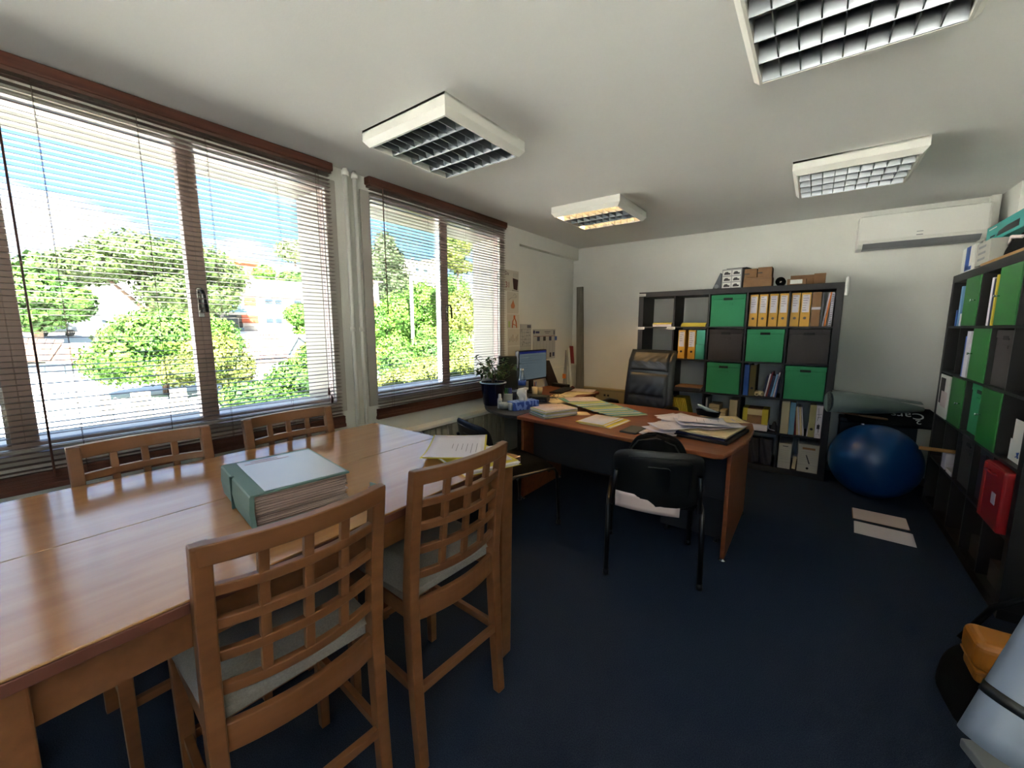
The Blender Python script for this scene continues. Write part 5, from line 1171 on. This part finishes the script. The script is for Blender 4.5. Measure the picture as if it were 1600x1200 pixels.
# grey roll on a step stool
SILV = mat('silver_grey_vinyl', '#7f8c9c', 0.38)
t = thing('vinyl_roll', 'silver grey roll with a black strap leaning in the right foreground', 'roll', (0, 0, 0))
a_, b_ = Vector((2.045, -3.50, .545)), Vector((2.15, -3.40, .84)); dd = (b_ - a_)
MB().tube([a_ + dd * k / 8 for k in range(9)], .05, 28).build('roll', SILV, t)
MB().tube([a_ + dd * .30, a_ + dd * .37], .052, 28).build('strap', BLKP, t)
MB().tube([a_ - dd * .004, a_ + dd * .002], .042, 20).build('roll_end', DKGREY, t)
MB().tube([a_ + dd * .31 + Vector((.05, -.05, 0)), Vector((2.22, -3.50, .58)), Vector((2.34, -3.48, .54))], .005, 6).build('strap_tail', BLKP, t)
t = thing('folding_stool', 'grey metal folding step stool under the silver roll', 'step stool', (2.150, -3.505, 0), R(20))
for sx in (-1, 1):
    for y0, y1 in ((-.13, .0), (.13, .07)):
        MB().hexa([(sx * .085 - .01, y0 - .015, 0), (sx * .085 + .01, y0 - .015, 0), (sx * .085 + .01, y0 + .015, 0), (sx * .085 - .01, y0 + .015, 0)], [(sx * .08 - .01, y1 - .015, .465), (sx * .08 + .01, y1 - .015, .465), (sx * .08 + .01, y1 + .015, .465), (sx * .08 - .01, y1 + .015, .465)]).build('leg', ALU, t)
MB().bx(-.095, .095, -.045, .115, .466, .49).build('tread', GREYP, t, bevel=0.004)
MB().bx(-.085, .085, -.115, -.04, .21, .23).build('tread', GREYP, t, bevel=0.003)
MB().tube([(.08, .11, .47), (.125, .13, .72), (.135, .11, .93), (.125, .0, .95), (.105, -.06, .93), (.09, -.03, .70), (.085, -.01, .49)], .011, 8).build('handrail', ALU, t)

# ------------------------------------------------------------------ outside
def gz(x, y):
    d = -x
    pts = [(0, -2.9), (8, -2.3), (18, -1.55), (30, -1.1), (42, 0.7), (60, 1.6), (80, 5), (120, 12), (240, 18)]
    for (a, za), (b, zb) in zip(pts, pts[1:]):
        if d <= b: z = za + (zb - za) * max(0, d - a) / (b - a); break
    else: z = 18
    return z
GRD = mat('sunlit_concrete', '#d0d0cc', 0.9, col2='#c0bfb6', scale=(.5, .5, .5))
tm = MB(); tm.grid(lambda u, v: ((lambda x, y: (x, y, gz(x, y)))(-1.38 - 238 * u ** 2.2, -120 + 260 * v)), 70, 60)
o = tm.build('ground', GRD); o['kind'] = 'structure'
struct('added_rear_ground', MB().bx(-1.38, 60, -90, -6.7, -1.2, -1.0), GRD)  # unseen ground added outside the rear window to bounce sunlight in
GRASS = mat('dry_grass', '#66703a', 0.95, col2='#8f8a60', scale=(3, 3, 3))
def leafmat(n, a, b): return mat(n, a, 0.7, col2=b, scale=(1.3, 1.3, 1.3), detail=3, spec=0.2)
L_PINE = leafmat('pine_needles', '#334618', '#1e2c10'); L_TREE = leafmat('broad_leaves', '#355515', '#1a330e')
L_BRIGHT = leafmat('bright_leaves', '#3f6217', '#224210'); L_YEL = leafmat('yellowish_leaves', '#5a6123', '#334515')
L_DARK = leafmat('dark_leaves', '#323f22', '#1b2616'); L_OL = leafmat('olive_leaves', '#5a6640', '#3a482a')
BARK = mat('tree_bark', '#4a3a2e', 0.9)
def foliage(name, blobs, n, size, m, parent):
    tot = sum(b[1][0] * b[1][2] for b in blobs); V = []; F = []
    for (c, r) in blobs:
        k = max(30, int(n * r[0] * r[2] / tot)); d = RG.normal(size=(k, 3)); d /= np.linalg.norm(d, axis=1)[:, None]
        rad = RG.uniform(0.72, 1.04, (k, 1)); nz = 1 + 0.10 * np.sin(d[:, :1] * 9 + d[:, 2:] * 7)
        p = np.array(c) + d * np.array(r) * rad * nz
        nr = d + RG.normal(scale=0.6, size=(k, 3)); nr /= np.linalg.norm(nr, axis=1)[:, None]
        t1 = np.cross(nr, RG.normal(size=(k, 3))); t1 /= np.linalg.norm(t1, axis=1)[:, None]; t2 = np.cross(nr, t1)
        s_ = size * RG.uniform(0.6, 1.3, (k, 1))
        V.append(np.stack([p + t1 * s_, p + t2 * s_ * .7, p - t1 * s_, p - t2 * s_ * .7], 1).reshape(-1, 3))
        # inner body keeps the crown opaque
    V = np.concatenate(V); nq = len(V) // 4; me = D.meshes.new(name)
    me.vertices.add(len(V)); me.vertices.foreach_set('co', V.ravel()); me.loops.add(nq * 4); me.polygons.add(nq)
    me.loops.foreach_set('vertex_index', np.arange(nq * 4)); me.polygons.foreach_set('loop_start', np.arange(0, nq * 4, 4)); me.update(calc_edges=True)
    me.materials.append(m); o = D.objects.new(name, me); COL.objects.link(o); o.parent = parent
    mb = MB()
    for (c, r) in blobs:
        mb.grid(lambda u, v: (c[0] + .78 * r[0] * math.cos(u * 6.283) * math.cos((v - .5) * 3.1416), c[1] + .78 * r[1] * math.sin(u * 6.283) * math.cos((v - .5) * 3.1416), c[2] + .78 * r[2] * math.sin((v - .5) * 3.1416)), 12, 8)
    mb.build('inner_foliage', m, parent if parent else o)
    return o
def tree(name, label, cat, blobs, n, size, m, base=None, trunk=.25, group=None, limbs=()):
    c0 = blobs[0][0]; b = base or (c0[0], c0[1], gz(c0[0], c0[1]))
    t = thing(name, label, cat, b, 0, group)
    bl = [((c[0] - b[0], c[1] - b[1], c[2] - b[2]), r) for c, r in blobs]
    foliage('foliage', bl, n, size, m, t)
    top = bl[0][0]
    MB().tube([(0, 0, -.3), (top[0] * .4, top[1] * .4, top[2] * .5), top], [trunk, trunk * .8, trunk * .4], 8).build('trunk', BARK, t)
    for p, q in limbs:
        MB().tube([tuple(Vector(p) - Vector(b)), tuple(Vector(q) - Vector(b))], [trunk * .6, trunk * .25], 8).build('branch', BARK, t)
    return t
tree('umbrella_pine', 'large spreading umbrella pine filling the sky left of the window post', 'tree',
     [((-45, 5.0, 7.5), (3.5, 3.4, 1.8)), ((-45, 2.0, 6.2), (3, 2.6, 1.4)), ((-44.5, 8.2, 7.4), (3, 3.0, 1.8)), ((-45, 10.8, 6.2), (2.6, 2.3, 1.9)), ((-44, 7.0, 4.6), (2.5, 2.8, 2.0)), ((-43.5, 9.6, 4.2), (2, 2.2, 1.5))], 20000, .17, L_PINE, base=(-45, 5.6, 0.8), trunk=.35,
     limbs=(((-45, 5.2, 2.8), (-44, 2.2, 6.0)), ((-45, 5.4, 3.2), (-44.6, 8.6, 6.4)), ((-45, 9.4, 1.0), (-44.4, 10.2, 5.0))))
tree('leafy_tree', 'mid green tree behind the carport roofs at the left edge of the window', 'tree',
     [((-40, -1.6, 3.6), (1.7, 2.0, 1.6)), ((-40, -4.0, 3.4), (1.7, 2.2, 1.8)), ((-39.6, 0.0, 3.2), (1.5, 1.3, 1.3)), ((-40, -2.6, 2.2), (1.5, 2.6, 1.1))], 14000, .16, L_TREE, trunk=.25)
tree('leafy_tree', 'far tree top at the extreme left of the window', 'tree', [((-55, -3.6, 6.6), (2, 1.9, 1.7))], 1500, .25, L_OL)
tree('garden_bush', 'big bright green bush in the middle of the courtyard', 'bush',
     [((-21, 0.4, 0.9), (1.6, 1.8, 1.35)), ((-21, -0.9, 0.1), (1.4, 1.25, .95)), ((-20.6, 2.0, 0.6), (1.3, 1.4, 1.3)), ((-20.4, 0.6, -0.2), (1.3, 1.9, .7))], 22000, .085, L_BRIGHT, trunk=.14)
tree('garden_bush', 'yellowish green shrub in front of the bright bush by the window post', 'bush',
     [((-18, 1.25, 0.25), (1.0, 1.0, .95)), ((-18, 2.0, -0.3), (.9, .8, .8)), ((-18, 0.2, -0.2), (.9, .7, .6))], 12000, .07, L_YEL, trunk=.1)
tree('olive_bush', 'grey green olive bush between the car and the bright bush', 'bush', [((-30, 0.6, 0.7), (1.0, 1.0, .9))], 1600, .16, L_OL, trunk=.1)
tree('hedge_clump', 'dense green hedge below the right part of the large window', 'hedge',
     [((-14, 1.2, -.95), (1, 1.1, .55)), ((-14, 2.7, -.5), (1, 1.0, .75)), ((-13.5, 3.3, .2), (.8, .6, .6)), ((-12, 1.6, -1.25), (1, 1.2, .5))], 12000, .065, L_TREE, trunk=.08)
tree('garden_bush', 'light green bush beside the white house gable at the window edge', 'bush', [((-28.3, 10.7, -.8), (.8, 1.2, 1.15)), ((-28.3, 9.6, -1.4), (.8, 1.0, .65))], 2600, .16, L_YEL, trunk=.1)
tree('leafy_tree', 'light green tree in front of the orange shuttered flats', 'tree', [((-44, 17.6, 2.9), (1.5, 1.4, 1.2)), ((-44, 18.4, .9), (1.4, 1.3, 1.4))], 3000, .2, L_BRIGHT, trunk=.16)
tree('leafy_tree', 'tree between the terracotta house and the white wall on the hill', 'tree', [((-75, 27.5, 10.6), (2, 1.6, 1.4))], 1500, .3, L_BRIGHT, trunk=.2)
tree('leafy_tree', 'long row of shrubs above the white flats at the window edge', 'hedge', [((-72, 31.0, 9.8), (2, 2.6, 1.4)), ((-72, 35.0, 10.4), (2, 2.6, 1.5))], 2600, .3, L_TREE, trunk=.2)
tree('leafy_tree', 'round dark tree top on the ridge at the right of the large window', 'tree', [((-110, 50, 21.5), (4, 4.6, 2.6))], 1500, .5, L_OL, trunk=.4)
tree('conifer', 'tall dark conifer at the left of the smaller window', 'tree',
     [((-40, 27.0, 6.8), (2, 2.6, 2.8)), ((-40, 26.4, 9.4), (1.8, 2.2, 2.0)), ((-40, 26.3, 11.2), (1.2, 1.2, 1.3)), ((-40, 24.7, 8.0), (1.4, 1.4, 2.2)), ((-40, 28.6, 6.0), (1.5, 1.6, 2.2))], 14000, .17, L_DARK, trunk=.3)
tree('garden_trees', 'bank of bright green trees behind the white pole', 'trees',
     [((-22, 13.8, 2.3), (1.5, 1.6, 1.6)), ((-22, 16.2, 3.2), (1.5, 1.7, 1.7)), ((-22, 18.2, 2.2), (1.5, 1.9, 2.2)), ((-22, 13.0, .0), (1.5, 1.6, 1.6)), ((-22, 16.0, 0.6), (1.5, 2.2, 1.8)), ((-22, 19.2, 4.4), (1.5, 1.4, 1.2)), ((-22, 12.0, 1.8), (1.2, .8, 1.1))], 26000, .095, L_BRIGHT, trunk=.15)
tree('slender_tree', 'tall light tree at the right edge of the smaller window', 'tree',
     [((-18, 15.7, 6.9), (1.0, 1.0, .9)), ((-18, 15.0, 6.1), (.9, .9, .8)), ((-18, 16.0, 5.6), (.8, .8, .5)), ((-18, 15.9, 2.2), (1.2, 1.5, 1.7)), ((-18, 15.0, 0.4), (1.2, 1.6, 1.3))], 12000, .09, L_YEL, trunk=.12)
tree('near_shrub', 'flowering shrub close below the smaller window', 'bush',
     [((-7, 2.2, -.15), (.8, .9, .55)), ((-7, 3.4, .1), (.8, .9, .6)), ((-7, 4.5, .25), (.8, .8, .8)), ((-6.6, 1.4, -.3), (.6, .5, .6)), ((-7, 3.2, -.7), (.8, 1.8, .6))], 14000, .04, L_YEL, trunk=.05)
tree('near_shrub', 'dark leaved laurel in front of the tree bank', 'bush', [((-13, 6.8, -.2), (1, 1.2, 1.0)), ((-13, 8.6, 0.1), (1, 1.2, 1.1)), ((-13, 10.2, .2), (1, 1.0, 1.1)), ((-13, 8.0, -1.4), (1, 2.4, .8))], 11000, .075, L_TREE, trunk=.08)
tree('yellow_shrub', 'yellow flowering shrub left of the white pole', 'bush', [((-16, 7.9, -.1), (.6, .55, .5))], 1400, .08, mat('yellow_flowers', '#c9a62a', 0.7, col2='#8a9a30', scale=(3, 3, 3)), trunk=.05)
# distant tree line on the hill so the horizon is closed
hb = [((-135, -95 + i * 15, 17.5 if -95 + i * 15 > 25 else 13.0), (5, 9, 4.5)) for i in range(16) if not 40 < -95 + i * 15 < 62]
o = foliage('hill_woodland', hb, 12000, .9, L_TREE, None)
o['kind'] = 'stuff'; tag(o, 'uncountable far woodland closing the horizon along the hill ridge', 'woodland')
q = D.objects['inner_foliage'] if False else None

WHT = mat('white_facade', '#86827b', 0.85); SHUT = mat('orange_shutter', '#7d3410', 0.7); TILE = mat('roof_tile', '#664f40', 0.85, col2='#543d2f', scale=(6, 30, 6))
TERR = mat('terracotta', '#70300f', 0.8); GWIN = mat('facade_glass', '#20282e', 0.2); GREYWALL = mat('grey_render', '#545f66', 0.85)  # one even grey shared by loggia, garage and house walls
def part(n, m, t, *b, **k): return MB().bx(*b).build(n, m, t, **k)
# white flats
t = thing('apartment_building', 'white flats with orange shutters and glass balconies on the right of the large window', 'building', (-50, 16, gz(-50, 16)))
zb = gz(-50, 16)
def W(y, z): return y - 16, z - zb
part('wall', WHT, t, -8, 0, 14.3 - 16, 26 - 16, -2, 5.4 - zb)
part('wall', GREYWALL, t, -8, -1.6, 9.8 - 16, 14.3 - 16, -2, 5.0 - zb, label='recessed grey loggia wall')
MB().hexa([(-8.5, 13.0 - 16, 5.4 - zb), (0.4, 13.0 - 16, 5.4 - zb), (0.4, 26 - 16, 5.4 - zb), (-8.5, 26 - 16, 5.4 - zb)], [(-6, 13.8 - 16, 7.0 - zb), (-1.0, 14.4 - 16, 7.0 - zb), (-1.0, 26 - 16, 7.3 - zb), (-6, 26 - 16, 7.3 - zb)]).build('roof', mat('pale_roof', '#6f6962', 0.85), t)
part('balcony_slab', WHT, t, -1.6, .5, 9.8 - 16, 14.5 - 16, 2.9 - zb, 3.15 - zb); part('balcony_slab', WHT, t, -1.6, .5, 9.8 - 16, 14.5 - 16, .4 - zb, .65 - zb)
part('glass_rail', mat('balcony_glass', '#48606a', 0.2), t, .42, .5, 9.8 - 16, 14.6 - 16, 3.16 - zb, 4.0 - zb)
part('glass_rail', mat('balcony_glass', '#48606a', 0.2), t, .42, .5, 11.8 - 16, 14.2 - 16, .66 - zb, 1.5 - zb)
part('pillar', WHT, t, .2, .5, 12.1 - 16, 12.35 - 16, .65 - zb, 2.9 - zb)
for z0, z1, s0, s1 in ((3.9, 4.9, 14.6, 15.8), (2.0, 2.9, 14.2, 15.9)):
    sh = part('shutter', SHUT, t, .02, .10, s0 - 16, s1 - 16, z0 - zb, z1 - zb)
    for k in range(6): part('shutter_slat', SHUT, sh, .10, .14, s0 - 15.95, s1 - 16.05, z0 - zb + .05 + k * (z1 - z0) / 6.2, z0 - zb + .13 + k * (z1 - z0) / 6.2)
for (y0, y1, z0, z1) in ((16.7, 17.7, 4.15, 4.85), (17.8, 18.7, 4.15, 4.85), (16.7, 17.6, 1.95, 2.65), (17.7, 18.6, 1.95, 2.65), (20, 21, 4.15, 4.85), (10.4, 11.6, .9, 2.6), (12.7, 13.9, .9, 2.6)):
    fr = part('window_frame', WHT, t, .01, .05, y0 - 16, y1 - 16, z0 - zb, z1 - zb); part('pane', GWIN, fr, .05, .07, y0 - 15.94, y1 - 16.06, z0 - zb + .06, z1 - zb - .06)
for k in range(3):
    y0 = 10.4 + k * 1.35
    MB().ext([(y0 - 16, 5.0 - zb), (y0 + .95 - 16, 5.0 - zb), (y0 + .62 - 16, 4.25 - zb), (y0 + .48 - 16, 4.1 - zb), (y0 + .34 - 16, 4.25 - zb)], 'x', .45, .5).build('awning', mat('pale_awning', '#7a848c', 0.8), t)
# upper house
t = thing('terracotta_house', 'terracotta upper house beside a white wall on the hillside', 'building', (-82, 28, gz(-82, 28)))
zb = gz(-82, 28)
part('wall', TERR, t, -5, 0, -2.6, 1.3, 0, 13.0 - zb); part('roof', TERR, t, -5.3, .3, -2.9, 1.6, 13.0 - zb, 13.8 - zb, label='orange roof band')
part('window_frame', WHT, t, .01, .06, -1.6, -.6, 11.0 - zb, 12.2 - zb)
part('white_wall', WHT, t, -6, -1, 1.6, 9.5, 0, 13.6 - zb); part('pillar', TERR, t, -.9, -.3, 1.0, 2.2, 0, 11.2 - zb)
# small tiled house
t = thing('garden_house', 'small white house with a pale tiled gable roof and wooden shutters', 'building', (-30, 8.5, gz(-30, 8.5)))
zb = gz(-30, 8.5)
part('wall', WHT, t, -5, 0, -2.2, 1.2, -1.2, .45)
MB().ext([(-2.6, .35), (1.0, .35), (1.0, .42), (-2.6, .42)], 'x', -5, .4).hexa([(.4, -2.6, .35), (.4, 1.2, .35), (.4, 1.2, .43), (.4, -2.6, .43)], [(-2.6, -2.9, 1.95), (-2.6, 1.8, 1.95), (-2.6, 1.8, 2.03), (-2.6, -2.9, 2.03)]).build('roof', TILE, t)
for k in range(22): MB().tube([(.42, -2.5 + k * .17, .44), (-2.6, -2.75 + k * .205, 2.05)], .05, 6).build('tile_row', TILE, t)
part('gable_wall', WHT, t, -4.5, -.6, 1.25, 3.2, -1.2, .9)
MB().hexa([(.1, 1.0, .50), (.1, 1.15, .42), (-.2, 1.15, .42), (-.2, 1.0, .50)], [(.1, 2.0, 2.05), (.1, 2.15, 1.98), (-.2, 2.15, 1.98), (-.2, 2.0, 2.05)]).hexa([(.1, 2.0, 1.98), (.1, 2.1, 2.05), (-.2, 2.1, 2.05), (-.2, 2.0, 1.98)], [(.1, 3.4, .9), (.1, 3.5, 1.0), (-.2, 3.5, 1.0), (-.2, 3.4, .9)]).build('gable_rafter', WHT, t)
MB().ext([(1.1, .4), (3.3, .4), (3.3, .95), (2.1, 1.95)], 'x', -.6, -.1).build('gable_panel', mat('gable_grey', '#66757a', 0.85), t)
fr = part('window_frame', WHT, t, .01, .05, -.95, -.35, -.75, -.05); part('pane', GWIN, fr, .05, .07, -.9, -.4, -.7, -.1)
part('shutter', SHUT, t, .02, .08, -1.35, -1.0, -.75, -.05); part('shutter', SHUT, t, .02, .08, -.3, .05, -.75, -.05)
# carports with tiled roofs
t = thing('garage_row', 'low garages with pale tiled roofs and grey doors at the left of the courtyard', 'building', (-30, -2.5, gz(-30, -2.5)))
zb = gz(-30, -2.5)
part('wall', GREYWALL, t, -6, 0, -2.6, 1.62, -.3, .75, label='grey garage front')
for k in range(5): part('garage_door', mat('garage_grey', '#5c676e', 0.6), t, 0, .05, -1.9 + k * .70, -1.25 + k * .70, -.2, .62)
part('white_post', WHT, t, .0, .2, -2.6, -2.0, -.2, 1.0)
MB().hexa([(.5, -3.2, 1.0), (.5, .35, .85), (.5, .35, .93), (.5, -3.2, 1.08)], [(-5, -3.4, 2.2), (-5, 1.5, 1.75), (-5, 1.5, 1.83), (-5, -3.4, 2.28)]).build('roof', TILE, t)
MB().hexa([(.55, .2, .78), (.55, 1.75, .66), (.55, 1.75, .74), (.55, .2, .86)], [(-4, .9, 1.55), (-4, 1.9, 1.45), (-4, 1.9, 1.53), (-4, .9, 1.63)]).build('roof', TILE, t)
for k in range(14): MB().tube([(.52, -3.1 + k * .25, 1.08 - k * .0105), (-5, -3.3 + k * .34, 2.27 - k * .032)], .05, 5).build('tile_row', TILE, t)
# grey roofed house behind
t = thing('grey_roof_house', 'small house with a grey gabled roof seen between the trees', 'building', (-62, 3.0, gz(-62, 3)))
part('wall', GREYWALL, t, -6, 0, -1.6, 1.8, -.2, 1.1)
MB().hexa([(.4, -2.0, 1.0), (.4, 2.2, 1.0), (-6, 2.2, 1.0), (-6, -2.0, 1.0)], [(-2, .2, 3.0), (-2, .9, 3.0), (-4, .9, 3.0), (-4, .2, 3.0)]).build('roof', mat('grey_roof', '#686f78', 0.7), t)
part('chimney', WHT, t, -2.5, -2.1, -.3, .1, 2.0, 3.6)
# building behind the conifer and a far block
t = thing('white_building', 'white building with orange details at the left edge of the smaller window', 'building', (-31, 18.0, gz(-31, 18)))
zb = gz(-31, 18)
part('wall', WHT, t, -5, 0, -2.6, .7, 0, 5.6 - zb); part('balcony', WHT, t, 0, .6, -2.6, .8, 2.2 - zb, 3.2 - zb)
part('orange_panel', SHUT, t, .01, .06, -.7, .4, 3.4 - zb, 3.9 - zb); part('orange_panel', SHUT, t, .01, .06, -.7, .4, 1.4 - zb, 2.0 - zb)
part('roof', TILE, t, -5.3, .3, -2.9, 1.0, 5.6 - zb, 5.75 - zb)
t = thing('distant_block', 'distant white apartment block behind the white pole', 'building', (-92, 78, gz(-92, 78)))
zb = gz(-92, 78)
part('wall', WHT, t, -8, 0, -8, 8, 0, 20.5 - zb); part('tower', mat('beige_wall', '#7f7666', 0.85), t, -6, .3, 4, 8, 0, 22 - zb)
for k in range(2):
    fr = part('window_frame', WHT, t, .01, .1, -3 + k * 3, -1.4 + k * 3, 17.4 - zb, 18.8 - zb); part('pane', GWIN, fr, .1, .15, -2.8 + k * 3, -1.6 + k * 3, 17.6 - zb, 18.6 - zb)
# low wall and posts of the courtyard
t = thing('courtyard_wall', 'low stone courtyard wall with square pillars in front of the bushes', 'wall', (-16.7, -.35, gz(-16.7, 0) - .02))
STN = mat('pale_stone', '#7c7464', 0.9, col2='#5d5648', scale=(4, 4, 4))
for k, (y0, y1) in enumerate(((-1.95, -1.70), (-1.15, -.70), (-.1, .3))): part('pillar', STN, t, -.2, .2, y0, y1, -.1, .95)
part('wall', WHT, t, -.1, .1, .3, 2.6, -.1, .55); part('wall', WHT, t, -.1, .1, -1.70, -1.15, -.1, .5); part('wall', WHT, t, -.1, .1, -.70, -.1, -.1, .45)
# white pole
t = thing('lamp_post', 'tall white pole rising in front of the green trees', 'pole', (-20, 13.35, gz(-20, 13.35)))
MB().tube([(0, 0, 0), (0, 0, 6.3)], .11, 10).build('pole', WHT, t); MB().tube([(0, 0, 6.3), (0, 0, 7.4)], .035, 8).build('mast', GREYP, t); MB().tube([(0, 0, 7.35), (0, .3, 7.5)], .04, 6).build('arm', GREYP, t)
t = thing('street_lamp', 'thin white street lamp between the left tree and the pine', 'street lamp', (-52, 2.45, gz(-52, 2.45)))
MB().tube([(0, 0, 0), (0, 0, 4.0)], .06, 8).build('pole', WHT, t); MB().tube([(0, 0, 4.0), (0, -.6, 4.05)], .07, 8).build('lamp_head', WHT, t)
# cars on the upper road
CARM = mat('car_silver', '#707a80', 0.25, metal=0.3)
def car(y, x, label):
    t = thing('parked_car', label, 'car', (x, y, gz(x, y)))
    MB().ext([(-1.0, .25), (-1.0, .6), (-.8, .72), (-.45, .78), (-.2, 1.08), (.45, 1.1), (.8, .82), (1.05, .75), (1.1, .3)], 'x', -.8, .8).build('body', CARM, t, bevel=.05)
    MB().ext([(-.36, .80), (-.16, 1.03), (.42, 1.05), (.66, .82)], 'x', -.82, .82).build('side_window', GWIN, t)
    for y_ in (-.65, .7): MB().tube([(-.82, y_, .26), (.82, y_, .26)], .24, 12).build('wheel', BLKP, t)
car(-.40, -44.5, 'silver car parked on the upper road under the trees')
car(-3.1, -45.0, 'pale car parked at the left of the silver one')
tag(MB().lathe([(0, 0), (.18, 0), (.14, .5), (.0, .55)], 10, (-11, -.3, gz(-11, -.3))).build('red_marker', RED), 'small red object on the drive below the hedge', 'marker')
t = thing('grass_strip', 'dry grass strip on the bright drive near the building', 'grass', (-9, -3.0, gz(-9, -3) + .03)); 
MB().grid(lambda u, v: (-2.5 + 5 * u, -1.4 + 2.6 * v, -2.5 * 0 + (gz(-11.5 + 5 * u, 0) - gz(-9, 0)) + .01), 8, 4).build('turf', GRASS, t)
# exterior face of our own building is the outer side of wall_left; nothing else is needed
